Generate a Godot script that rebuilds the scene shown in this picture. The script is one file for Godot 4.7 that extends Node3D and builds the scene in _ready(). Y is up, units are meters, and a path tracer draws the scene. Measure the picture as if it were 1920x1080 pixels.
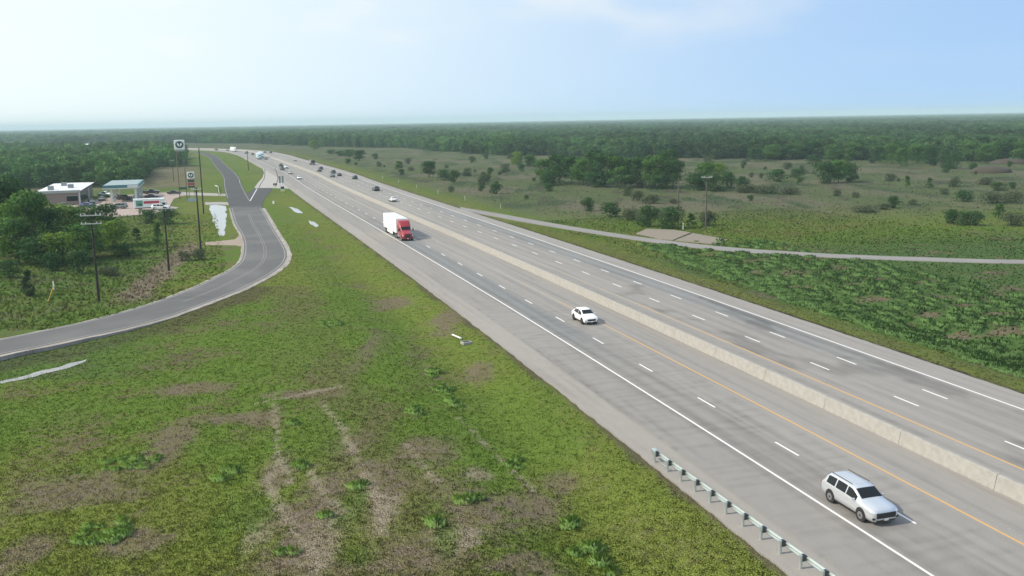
extends Node3D
# A highway seen from a tall camera mast: y up, metres; depth D runs along -z. Road frame: s along the highway, t across it.
const EYE := 24.16
const RY := 0.10            # surface of the highway
const YAW := -0.26975
const SUN := Vector3(-0.752, 0.642, 0.148)   # towards the sun
var rng := RandomNumberGenerator.new()
var names := {}
var n_big := FastNoiseLite.new()
var n_mid := FastNoiseLite.new()
var n_fine := FastNoiseLite.new()
var M := {}

# ---------------------------------------------------------------- layout data (world x, depth)
const LEFT_TREES := [[-98.6,183.4,13.7,7.4,0],[-88.8,172.2,11.5,6.1,1],[-96.9,177.3,9.2,4.5,2],[-89.4,168.4,7.7,5.4,1],[-91.9,185.6,7.7,5.3,0],[-96.4,201.3,7.4,6.5,2],[-93.9,202.8,6.7,4.7,1],[-84.2,191.0,7.9,6.1,0],[-79.2,172.4,6.2,6.0,1],[-80.3,166.0,5.4,5.4,2],[-83.7,165.2,5.0,4.8,0],[-77.3,180.7,5.8,4.6,2]]
const LEFT_SHRUBS := [[-78.6,195.4,3.4,2.9,3],[-71.3,187.7,5.2,3.2,3],[-92.2,237.0,3.5,5.4,5],[-86.1,233.5,4.0,5.6,4],[-73.9,175.9,2.5,4.5,5],[-70.8,135.1,3.9,3.1,7],[-72.6,155.7,4.0,4.5,4],[-82.6,152.4,3.0,3.9,5],[-57.3,169.8,2.0,3.3,6],[-66.6,152.8,1.6,3.9,6],[-79.1,159.8,3.3,4.2,5],[-59.6,168.8,1.8,2.3,6]]
const GROVE := [[13.6,366.0,9.3,8.4,1],[18.8,361.4,11.2,8.7,0],[23.2,354.2,10.6,8.1,2],[27.1,347.3,10.0,8.3,1],[31.3,355.1,12.8,8.1,0],[34.2,339.8,12.0,8.9,2],[38.4,336.0,11.0,8.4,1],[42.5,334.9,10.2,7.7,0],[46.5,331.2,11.0,8.3,2],[50.5,327.6,11.4,8.2,1],[55.3,331.7,13.4,7.6,0],[56.1,323.6,10.0,6.7,2],[15.8,350.2,5.7,8.0,5],[31.3,337.7,5.3,8.5,5],[41.1,329.9,4.8,7.5,4],[51.1,322.3,5.1,8.1,5]]
const GROVE_EAST := [[62.3,314.6,6.0,7.2,5],[66.1,318.6,9.0,7.3,1],[79.7,360.8,6.9,7.4,2],[67.2,308.6,5.6,7.1,4],[75.1,321.5,5.4,4.4,5],[76.6,311.2,4.6,5.3,5]]
const SCRUB := [[20.4,249.0,3.7,4.0,4],[24.8,232.8,3.7,5.1,5],[28.6,224.5,2.8,4.6,6],[31.0,210.3,4.8,5.5,4],[35.3,205.4,4.9,5.7,5],[40.2,207.8,3.3,2.9,3],[44.3,210.4,3.4,3.9,6],[40.4,267.7,2.7,5.5,6],[46.3,266.6,1.5,3.4,6],[3.9,492.1,8.0,7.3,2],[10.6,495.4,6.1,6.8,1],[-19.5,418.4,2.1,3.8,6],[-11.9,416.1,2.1,2.8,6],[-4.4,422.0,1.9,2.4,6],[-35.6,415.1,7.0,7.1,0],[-27.6,390.5,4.6,5.8,5],[-22.5,378.9,4.9,5.6,4],[-57.2,485.9,4.6,4.7,1],[-143.7,764.3,3.4,9.6,5],[-126.4,709.9,4.0,8.9,4],[-112.6,663.3,6.3,9.8,1],[-96.2,604.3,7.1,9.6,0],[-181.7,882.5,9.3,11.1,2],[-73.1,525.6,2.9,3.6,6],[-49.8,473.1,2.1,3.8,6],[146.9,456.9,5.4,7.3,0],[111.6,333.9,7.9,7.6,5],[118.1,338.0,8.4,8.9,1],[123.7,342.4,6.9,7.0,4],[99.2,349.1,4.5,7.6,5],[112.7,368.2,3.7,6.7,4],[126.2,428.7,3.4,4.4,6],[110.1,444.0,3.7,3.5,4],[100.8,328.3,3.3,2.6,3],[96.6,376.4,2.1,2.1,6],[98.5,368.8,2.1,1.9,6],[115.9,427.5,1.7,2.0,6],[139.7,338.1,1.3,1.5,6],[131.1,310.2,4.0,3.0,3],[136.8,306.3,3.6,3.3,3],[98.1,281.9,1.9,2.7,6],[99.4,243.2,3.2,3.6,4],[89.0,233.5,1.7,6.7,6],[95.7,239.4,1.6,4.1,6],[108.0,250.9,1.4,2.6,6],[97.3,206.2,3.2,4.3,5],[98.7,202.8,2.9,4.0,4],[100.6,201.4,3.2,3.5,4],[112.5,215.2,3.4,4.2,3],[108.0,200.2,2.8,5.1,6],[124.9,257.5,3.1,5.0,5],[129.5,251.5,2.9,6.3,6],[134.7,250.5,3.1,5.2,6],[160.0,315.8,2.5,5.4,6],[151.5,291.0,2.8,5.0,4],[130.3,280.9,1.8,2.9,6],[101.4,275.3,1.6,2.5,6],[76.1,301.9,2.7,8.6,6],[81.4,296.2,2.7,8.5,6],[86.2,290.8,2.3,6.6,6]]
const EDGE_TREES := [[187.0,476.2,8.5,8.1,0],[184.0,454.0,10.2,7.8,1],[180.4,434.1,8.8,5.9,2],[198.8,459.7,9.3,9.4,1],[196.0,438.8,9.3,7.5,0],[193.5,419.6,8.5,5.7,4],[193.8,410.2,6.9,6.1,5],[230.3,471.1,10.5,9.7,2],[229.1,453.6,9.4,8.8,1],[239.4,455.3,11.7,10.4,0],[240.1,443.7,10.4,9.1,2],[183.4,503.5,9.6,9.2,1],[169.4,495.9,8.9,8.5,2],[174.1,536.4,10.2,10.4,0],[159.4,527.8,8.8,9.6,1],[145.1,519.5,8.7,9.5,2],[133.4,510.6,7.4,8.2,0]]
const BEND_RIGHT := [[-55.7,99.0],[-53.1,102.5],[-50.4,106.5],[-47.5,110.8],[-44.7,116.4],[-42.4,126.0],[-40.4,136.9],[-39.6,147.8],[-39.6,157.2],[-40.4,165.2],[-42.3,174.9],[-45.9,187.6],[-51.8,206.3],[-58.9,229.1],[-67.6,257.4],[-73.0,274.4]]
const BEND_LEFT := [[-59.7,106.4],[-57.0,110.4],[-54.2,115.0],[-51.7,121.0],[-49.5,129.4],[-48.1,139.9],[-47.7,151.9],[-47.8,159.9],[-49.0,168.2],[-51.6,179.0],[-55.5,193.1],[-61.1,210.7],[-68.1,230.6],[-74.8,251.4],[-82.6,276.2]]
const RAMP_NEAR := [[-11.2,253.3],[-2.4,234.8],[5.3,220.0],[16.3,200.7],[25.7,185.8],[34.2,174.3],[42.2,166.4],[50.3,161.4],[58.1,157.2],[73.3,151.2],[82.3,148.7]]
const RAMP_FAR := [[-11.5,261.1],[-2.4,244.4],[5.5,228.4],[16.8,207.2],[26.5,191.3],[35.2,179.5],[43.4,171.2],[51.5,165.6],[59.5,161.2],[75.1,154.9],[84.3,152.2]]
const LOT := [[-143.1,267.8],[-147.2,284.9],[-150.1,300.1],[-140.7,318.6],[-137.9,338.8],[-129.4,347.0],[-120.7,347.6],[-115.2,331.3],[-113.8,317.3],[-104.6,287.5],[-99.6,281.2],[-98.0,269.2],[-103.4,260.8],[-108.3,255.8],[-117.6,260.3],[-128.1,265.2],[-131.5,256.9]]
const POND := [[-92.3,286.9],[-91.2,290.4],[-86.5,284.0],[-82.7,272.9],[-80.7,264.4],[-76.7,253.2],[-73.7,241.6],[-70.4,231.0],[-67.9,221.3],[-65.0,212.3],[-63.4,205.1],[-65.1,208.3],[-69.7,221.6],[-75.7,238.1],[-82.0,257.0],[-85.8,266.9]]
const PUD1 := [[-65.5,276.4],[-64.0,276.1],[-60.5,267.1],[-57.1,257.1],[-58.3,257.3],[-60.6,262.3]]
const PUD2 := [[-51.3,236.6],[-49.4,233.7],[-46.1,224.7],[-46.0,221.3],[-48.6,227.5]]
const PUD3 := [[-50.7,89.7],[-49.4,91.2],[-48.4,93.6],[-47.4,94.8],[-46.9,96.1],[-45.8,97.9],[-45.5,96.7],[-46.1,94.5],[-47.2,92.7],[-48.5,90.5],[-50.2,88.7]]
const SLAB1 := [[26.4,196.8],[29.9,205.2],[35.2,202.4],[38.1,197.0],[32.3,185.3],[30.0,187.3]]
const SLAB2 := [[38.3,196.0],[43.0,184.6],[39.5,177.8],[32.5,184.8]]
const DELIN := [[-56.1,409.5],[-45.7,380.2],[-35.3,347.4],[-25.1,318.2],[-14.7,290.2],[-3.4,259.6]]
const MOUNDS := [[194.4,380.2],[237.6,444.6]]
const FARB := [[-968.4,1862.6],[-561.4,1254.6],[-522.6,1229.6]]
const PATCHES := [[-27.0,70.4,1.7,4.8,0],[-23.6,75.9,3.0,1.8,0],[-29.3,85.3,3.6,2.1,0],[-16.8,63.1,1.3,3.8,0],[-12.8,56.4,2.2,5.7,0],[-12.8,51.7,1.7,4.1,0],[-10.1,60.8,2.2,4.4,0],[-12.4,68.4,1.9,2.5,0],[-6.3,49.4,2.4,2.3,0],[-2.9,55.1,2.8,4.5,0],[-6.6,66.9,2.4,2.9,0],[-30.7,61.2,3.4,3.3,0],[-22.7,52.1,1.9,1.6,0],[-28.8,51.0,1.3,2.4,0],[1.1,57.5,2.1,2.6,0],[0.3,48.5,2.7,1.6,0],[3.1,62.1,1.1,1.5,0],[-9.7,48.3,1.8,1.6,0],[-19.6,82.4,4.0,1.4,0],[-16.3,127.5,3.4,4.0,0],[-15.2,99.5,1.8,10.1,0],[-7.9,112.7,2.0,6.3,0],[-3.3,89.7,1.3,4.1,0],[-17.2,64.7,0.5,3.4,1],[-11.4,52.4,1.0,3.4,1],[-3.4,52.1,1.4,1.5,1],[-8.3,55.4,0.8,2.5,1],[-2.5,62.4,0.9,1.5,1],[-15.6,52.6,0.8,1.9,1],[-4.1,52.1,0.8,2.2,2],[-10.6,57.1,1.0,4.0,2],[-9.0,49.5,1.1,1.3,2],[-15.8,71.1,3.0,7.4,2],[-17.4,55.8,2.0,4.3,2],[-24.1,102.6,4.9,16.5,2],[-13.8,101.8,1.8,21.7,2],[-1.1,77.3,5.5,9.3,2],[1.4,68.9,4.1,5.6,2],[-51.5,116.3,7.0,11.0,2],[-40.6,79.6,4.8,5.4,2]]
const WEEDS := [[-25.1,54.1,1.7,2.0,0],[-20.5,63.2,0.7,1.2,0],[-6.6,84.6,0.8,1.5,0],[-5.4,81.0,0.5,1.2,0],[-8.2,90.9,0.6,1.3,0],[-8.5,76.2,0.6,1.0,0],[4.3,51.8,0.5,1.1,0],[3.2,50.3,0.5,0.8,0],[5.0,49.0,0.4,0.7,0],[-5.3,54.0,0.4,0.7,0],[-2.7,57.2,0.7,0.8,0],[-18.2,73.9,0.4,0.9,0],[-15.3,63.8,0.3,0.7,0],[-13.3,50.2,0.5,0.6,0],[-28.5,65.8,1.8,1.5,0],[-11.9,55.1,0.3,0.5,0],[-10.6,59.4,0.4,0.6,0],[-0.2,65.5,0.6,0.8,0],[3.1,54.9,0.8,0.8,0],[-22.3,112.3,1.3,1.9,0]]
const DRIVE1 := [[-121.8,347.9],[-110.9,341.5],[-99.9,334.0],[-97.1,325.0],[-106.6,328.3],[-116.2,331.6]]
const DRIVE2 := [[-97.6,299.3],[-93.2,299.4],[-88.5,297.5],[-85.2,287.3],[-90.4,290.2],[-94.0,289.1]]
const DRIVE3 := [[-64.2,195.1],[-61.0,197.8],[-59.2,199.4],[-60.4,207.6],[-53.9,187.0],[-55.9,189.3],[-58.7,190.1],[-62.4,190.2]]
const TRACKS := [[-22.2,83.4,-17.6,66.3,0.25],[-17.6,66.3,-15.4,61.0,0.40],[-17.1,79.8,-13.9,72.3,0.30],[-13.9,72.3,-9.4,58.9,0.35],[-9.4,58.9,-7.9,52.3,0.40],[-22.8,79.8,-16.1,84.5,0.50],[-17.1,61.1,-10.9,48.3,0.50],[-4.7,76.0,1.2,60.2,0.30],[-8.3,68.2,-5.3,60.5,0.30],[-14.6,63.0,-11.0,55.5,0.40]]


func _ready() -> void:
	rng.seed = 7
	camera_and_light()
	noises()
	materials()
	ground()
	roads()
	structures()
	print("setting ", Time.get_ticks_msec())
	barrier()
	guardrail()
	station()
	traffic()
	street_things()
	print("things ", Time.get_ticks_msec())
	trees()
	print("trees ", Time.get_ticks_msec())
	plants()
	print("done ", Time.get_ticks_msec())

func camera_and_light() -> void:
	var cam := Camera3D.new()
	cam.name = "camera"
	cam.fov = 34.2
	cam.far = 40000.0
	cam.near = 0.5
	cam.position = Vector3(0, EYE, 0)
	cam.basis = Basis(Vector3.RIGHT, -0.17733) * Basis(Vector3.BACK, -0.01751)
	add_child(cam)
	cam.current = true
	var sun := DirectionalLight3D.new()
	sun.name = "sun"
	add_child(sun)
	sun.look_at_from_position(SUN * 100.0, Vector3.ZERO)
	sun.light_energy = 1.45
	sun.light_color = Color(1.0, 0.955, 0.88)
	sun.light_angular_distance = 0.6
	sun.shadow_enabled = true
	var e := Environment.new()
	e.background_mode = Environment.BG_SKY
	var sky := Sky.new()
	var pm := PanoramaSkyMaterial.new()
	pm.panorama = ImageTexture.create_from_image(sky_image())
	sky.sky_material = pm
	e.sky = sky
	e.tonemap_mode = Environment.TONE_MAPPER_LINEAR
	e.tonemap_exposure = 1.0
	e.fog_enabled = true
	e.fog_density = 0.00017
	e.fog_light_color = Color(0.86, 0.98, 1.0)
	e.sdfgi_enabled = true
	e.ssao_enabled = true
	e.ssil_enabled = true
	var we := WorldEnvironment.new()
	we.name = "environment"
	we.environment = e
	add_child(we)

func sky_image() -> Image:
	var w := 1024
	var h := 512
	var im := Image.create(w, h, false, Image.FORMAT_RGBF)
	var n := FastNoiseLite.new()
	n.seed = 31
	n.noise_type = FastNoiseLite.TYPE_SIMPLEX_SMOOTH
	n.frequency = 1.0
	n.fractal_octaves = 5
	var sd := SUN.normalized()
	for j in h:
		var el := PI * (0.5 - (j + 0.5) / h)
		var y := sin(el)
		var c := cos(el)
		for i in w:
			if el < -0.02:
				im.set_pixel(i, j, Color(0.84, 0.93, 0.97))
				continue
			var az := (i + 0.5) / w * TAU
			var d := Vector3(sin(az) * c, y, -cos(az) * c)
			var g := d.dot(sd)
			var up := clampf(y, 0.0, 1.0)
			# clear air: paler at the horizon, whiter and brighter towards the sun
			var blue := Color(0.47, 0.71, 1.02).lerp(Color(0.17, 0.33, 0.70), pow(up, 0.6))
			var haze := Color(0.98, 1.08, 1.07).lerp(Color(1.3, 1.26, 1.18), smoothstep(0.05, 0.9, g))
			var k := smoothstep(-0.47, 0.25, g) * (1.0 - 0.62 * pow(up, 0.6))
			var col := blue.lerp(haze, k)
			col += Color(1.0, 0.95, 0.85) * (0.9 * pow(maxf(g, 0.0), 14.0))
			# thin broken cloud, stretched by its height above
			var q := 1.0 / (y + 0.16)
			var cl := n.get_noise_3d(d.x * q * 0.9 + 3.0, d.z * q * 0.9, 0.3)
			var cover := smoothstep(0.02, 0.5, cl) * smoothstep(0.02, 0.12, y)
			var lit := Color(1.02, 1.03, 1.0) if g > -0.7 else Color(0.9, 0.94, 1.0)
			col = col.lerp(lit * (0.95 + 0.25 * maxf(g, 0.0)), cover * (0.25 + 0.5 * k))
			im.set_pixel(i, j, Color(col.r, col.g, col.b))
	return im

# ---------------------------------------------------------------- frames
const FAR_S := [446.0, 511.0, 574.0, 640.0, 700.0, 775.0, 866.0, 912.0, 960.0, 1000.0, 1050.0, 1100.0, 1200.0, 1300.0, 1400.0]
const FAR_T := [-14.5, -17.6, -21.6, -25.4, -29.0, -33.5, -42.0, -49.5, -62.0, -78.0, -105.0, -142.0, -232.0, -330.0, -430.0]
func lateral(s: float) -> float:
	if s < -50.0:
		return 0.0
	if s <= 446.0:
		return -18.12625e-5 * s * s + 24.29515e-8 * s * s * s
	for i in range(FAR_S.size() - 1):
		if s <= FAR_S[i + 1]:
			var a: float = FAR_T[maxi(i - 1, 0)]
			return cubic_interpolate(FAR_T[i], FAR_T[i + 1], a if i > 0 else -12.5, FAR_T[mini(i + 2, FAR_T.size() - 1)], (s - FAR_S[i]) / (FAR_S[i + 1] - FAR_S[i]))
	return FAR_T[-1]

func straight(s: float, t: float) -> Vector2:      # road frame without its bends -> (x, depth)
	return Vector2(s * sin(YAW) + t * cos(YAW), s * cos(YAW) - t * sin(YAW))

func road(s: float, t: float) -> Vector2:
	var a := straight(s - 2.0, lateral(s - 2.0) + 45.0)
	var b := straight(s + 2.0, lateral(s + 2.0) + 45.0)
	var dir := (b - a).normalized()
	return straight(s, lateral(s) + 45.0) + Vector2(dir.y, -dir.x) * (t - 45.0)

func to_road(x: float, d: float) -> Vector2:
	var s := x * sin(YAW) + d * cos(YAW)
	return Vector2(s, x * cos(YAW) - d * sin(YAW) - lateral(clampf(s, -50.0, 1400.0)))

func heading(s: float) -> float:                     # rotation.y of a thing that faces along +s
	var v := road(s + 2.0, 45.0) - road(s - 2.0, 45.0)
	return atan2(-v.x, v.y)

func P(x: float, y: float, d: float) -> Vector3:
	return Vector3(x, y, -d)

func R(s: float, t: float, y: float) -> Vector3:
	var q := road(s, t)
	return Vector3(q.x, y, -q.y)

# ---------------------------------------------------------------- nodes
func numbered(called: String) -> String:
	var k: int = names.get(called, 0)
	names[called] = k + 1
	return called if k == 0 else "%s_%03d" % [called, k]

func tag(o: Node3D, label: String, category: String, group := "", kind := "") -> void:
	if label: o.set_meta("label", label)
	if category: o.set_meta("category", category)
	if group: o.set_meta("group", group)
	if kind: o.set_meta("kind", kind)

func thing(called: String, label: String, category: String, at := Vector3.ZERO, turn := 0.0, group := "") -> Node3D:
	var o := Node3D.new()
	o.name = numbered(called)
	add_child(o)
	o.position = at
	o.rotation.y = turn
	tag(o, label, category, group)
	return o

func obj(called: String, mesh: Mesh, m: Material, parent: Node = null) -> MeshInstance3D:
	var o := MeshInstance3D.new()
	o.mesh = mesh
	if m: o.material_override = m
	if parent:
		o.name = called
		parent.add_child(o, true)
	else:
		o.name = numbered(called)
		add_child(o)
	return o

func struct(called: String, mesh: Mesh, m: Material, parent: Node = null) -> MeshInstance3D:
	var o := obj(called, mesh, m, parent)
	if parent == null: o.set_meta("kind", "structure")
	return o

# ---------------------------------------------------------------- shapes
func ST(smooth := false) -> SurfaceTool:
	var st := SurfaceTool.new()
	st.begin(Mesh.PRIMITIVE_TRIANGLES)
	st.set_smooth_group(0 if smooth else 0xFFFFFFFF)
	return st

func fin(st: SurfaceTool, smooth := false) -> ArrayMesh:
	if smooth:
		st.index()
	st.generate_normals()
	return st.commit()

func quad(st: SurfaceTool, a: Vector3, b: Vector3, c: Vector3, d: Vector3) -> void:
	for v in [a, b, c, a, c, d]:
		st.add_vertex(v)

func box(st: SurfaceTool, c: Vector3, size: Vector3, b := Basis()) -> void:
	var h := size * 0.5
	var p := []
	for k in 8:
		p.append(c + b * Vector3(h.x if k & 1 else -h.x, h.y if k & 2 else -h.y, h.z if k & 4 else -h.z))
	for f in [[2, 6, 7, 3], [0, 1, 5, 4], [4, 5, 7, 6], [1, 0, 2, 3], [5, 1, 3, 7], [0, 4, 6, 2]]:
		quad(st, p[f[3]], p[f[2]], p[f[1]], p[f[0]])

func boxm(c: Vector3, size: Vector3, bevel := 0.0) -> ArrayMesh:
	var st := ST()
	if bevel <= 0.0:
		box(st, c, size)
	else:
		var h := size * 0.5
		var rings := []
		for k in [[-h.y, -bevel], [-h.y + bevel, 0.0], [h.y - bevel, 0.0], [h.y, -bevel]]:
			var x: float = h.x + k[1]
			var z: float = h.z + k[1]
			var y: float = k[0]
			rings.append([c + Vector3(-x + bevel, y, -z), c + Vector3(x - bevel, y, -z), c + Vector3(x, y, -z + bevel), c + Vector3(x, y, z - bevel), c + Vector3(x - bevel, y, z), c + Vector3(-x + bevel, y, z), c + Vector3(-x, y, z - bevel), c + Vector3(-x, y, -z + bevel)])
		loft(st, rings, true)
	return fin(st)

func loft(st: SurfaceTool, rings: Array, caps := true) -> void:
	var n: int = rings[0].size()
	for i in range(rings.size() - 1):
		for j in n:
			var k := (j + 1) % n
			quad(st, rings[i][j], rings[i][k], rings[i + 1][k], rings[i + 1][j])
	if caps:
		for e in [0, rings.size() - 1]:
			var mid := Vector3.ZERO
			for v in rings[e]: mid += v
			mid /= n
			for j in n:
				var k := (j + 1) % n
				if e == 0:
					st.add_vertex(mid); st.add_vertex(rings[e][k]); st.add_vertex(rings[e][j])
				else:
					st.add_vertex(mid); st.add_vertex(rings[e][j]); st.add_vertex(rings[e][k])

func tube(st: SurfaceTool, a: Vector3, b: Vector3, ra: float, rb: float, n := 8) -> void:
	var w := (b - a).normalized()
	var u := w.cross(Vector3.RIGHT if absf(w.x) < 0.8 else Vector3.UP).normalized()
	var v := w.cross(u)
	var r0 := []
	var r1 := []
	for k in n:
		var q := TAU * k / n
		r0.append(a + (u * cos(q) + v * sin(q)) * ra)
		r1.append(b + (u * cos(q) + v * sin(q)) * rb)
	st.set_smooth_group(1)
	loft(st, [r0, r1], false)
	st.set_smooth_group(0xFFFFFFFF)
	for e in [[a, r0, true], [b, r1, false]]:
		for k in n:
			var i: int = (k + 1) % n
			st.add_vertex(e[0]); st.add_vertex(e[1][i if e[2] else k]); st.add_vertex(e[1][k if e[2] else i])

func tubem(a: Vector3, b: Vector3, ra: float, rb: float, n := 8) -> ArrayMesh:
	var st := ST()
	tube(st, a, b, ra, rb, n)
	return fin(st)

func flat(poly: Array, y: float, y0 := -0.5) -> ArrayMesh:         # a filled outline of [x, depth] with a skirt down to y0
	var p := PackedVector2Array()
	for q in poly: p.append(Vector2(q[0], -q[1]))
	if Geometry2D.is_polygon_clockwise(p): p.reverse()
	var ix := Geometry2D.triangulate_polygon(p)
	var st := ST()
	for k in range(0, ix.size(), 3):
		var tri := [p[ix[k]], p[ix[k + 1]], p[ix[k + 2]]]
		if (tri[1] - tri[0]).cross(tri[2] - tri[0]) < 0.0: tri.reverse()
		for v in tri: st.add_vertex(Vector3(v.x, y, v.y))
	if y0 < y:
		for k in p.size():
			var a := p[k]
			var b := p[(k + 1) % p.size()]
			quad(st, Vector3(a.x, y, a.y), Vector3(a.x, y0, a.y), Vector3(b.x, y0, b.y), Vector3(b.x, y, b.y))
	return fin(st)

func smooth_line(pts: Array, per := 8) -> Array:
	var out := []
	for i in range(pts.size() - 1):
		var a := Vector2(pts[maxi(i - 1, 0)][0], pts[maxi(i - 1, 0)][1])
		var b := Vector2(pts[i][0], pts[i][1])
		var c := Vector2(pts[i + 1][0], pts[i + 1][1])
		var e := Vector2(pts[mini(i + 2, pts.size() - 1)][0], pts[mini(i + 2, pts.size() - 1)][1])
		for k in per:
			out.append(b.cubic_interpolate(c, a, e, float(k) / per))
	out.append(Vector2(pts[-1][0], pts[-1][1]))
	return out

func resample(pts: Array, n: int) -> Array:
	var acc := [0.0]
	for i in range(1, pts.size()): acc.append(acc[-1] + (pts[i] - pts[i - 1]).length())
	var out := []
	var j := 0
	for k in n:
		var want: float = acc[-1] * k / (n - 1.0)
		while j < pts.size() - 2 and acc[j + 1] < want: j += 1
		out.append(pts[j].lerp(pts[j + 1], clampf((want - acc[j]) / maxf(acc[j + 1] - acc[j], 1e-6), 0.0, 1.0)))
	return out

# a surface between two edges (arrays of Vector2 x, depth), with vertex colours from tint(u across, v metres along, x, d)
func ribbon(le: Array, ri: Array, y: float, cols: int, tint: Callable, skirt := 0.5, uvs := 1.0) -> ArrayMesh:
	var vs := PackedVector3Array()
	var cs := PackedColorArray()
	var ns := PackedVector3Array()
	var ix := PackedInt32Array()
	var run := 0.0
	for i in le.size():
		if i > 0: run += ((le[i] + ri[i]) * 0.5 - (le[i - 1] + ri[i - 1]) * 0.5).length()
		for j in range(-1, cols + 2):
			var u := clampf(float(j) / cols, 0.0, 1.0)
			var q: Vector2 = le[i].lerp(ri[i], u)
			vs.append(Vector3(q.x, y if j >= 0 and j <= cols else y - skirt, -q.y))
			ns.append(Vector3.UP)
			cs.append(tint.call(u, run, q.x, q.y))
	var w := cols + 3
	for i in range(le.size() - 1):
		for j in range(w - 1):
			var a := i * w + j
			ix.append_array(PackedInt32Array([a, a + w, a + w + 1, a, a + w + 1, a + 1]))
	return arrays(vs, ns, cs, ix)

func arrays(vs: PackedVector3Array, ns: PackedVector3Array, cs: PackedColorArray, ix: PackedInt32Array) -> ArrayMesh:
	var a := []
	a.resize(Mesh.ARRAY_MAX)
	a[Mesh.ARRAY_VERTEX] = vs
	a[Mesh.ARRAY_NORMAL] = ns
	if cs.size(): a[Mesh.ARRAY_COLOR] = cs
	if ix.size(): a[Mesh.ARRAY_INDEX] = ix
	var m := ArrayMesh.new()
	m.add_surface_from_arrays(Mesh.PRIMITIVE_TRIANGLES, a)
	return m

# ---------------------------------------------------------------- materials
func noises() -> void:
	for q in [[n_big, 0.012, 4, 11], [n_mid, 0.11, 4, 12], [n_fine, 0.7, 3, 13]]:
		q[0].noise_type = FastNoiseLite.TYPE_SIMPLEX_SMOOTH
		q[0].frequency = q[1]
		q[0].fractal_octaves = q[2]
		q[0].seed = q[3]

func lin(r: float, g: float, b: float) -> Color:
	return Color(r, g, b).linear_to_srgb()

func mat(r: float, g: float, b: float, rough := 0.7, metal := 0.0, spec := 0.5) -> StandardMaterial3D:
	var m := StandardMaterial3D.new()
	m.albedo_color = lin(r, g, b)
	m.roughness = rough
	m.metallic = metal
	m.metallic_specular = spec
	return m

func grain(freq: float, lo: float, hi: float, sd: int, size := 512, oct := 4, normal := false, bump := 4.0) -> NoiseTexture2D:
	var n := FastNoiseLite.new()
	n.noise_type = FastNoiseLite.TYPE_SIMPLEX
	n.frequency = freq
	n.fractal_octaves = oct
	n.seed = sd
	var t := NoiseTexture2D.new()
	t.width = size
	t.height = size
	t.seamless = true
	t.noise = n
	if normal:
		t.as_normal_map = true
		t.bump_strength = bump
	else:
		var g := Gradient.new()
		g.set_color(0, Color(lo, lo, lo))
		g.set_color(1, Color(hi, hi, hi))
		t.color_ramp = g
	return t

func grained(m: StandardMaterial3D, t: Texture2D, metres: float, nt: Texture2D = null, ns := 1.0) -> StandardMaterial3D:
	m.albedo_texture = t
	m.uv1_triplanar = true
	m.uv1_world_triplanar = true
	m.uv1_scale = Vector3.ONE / metres
	if nt:
		m.normal_enabled = true
		m.normal_texture = nt
		m.normal_scale = ns
	return m

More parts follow.
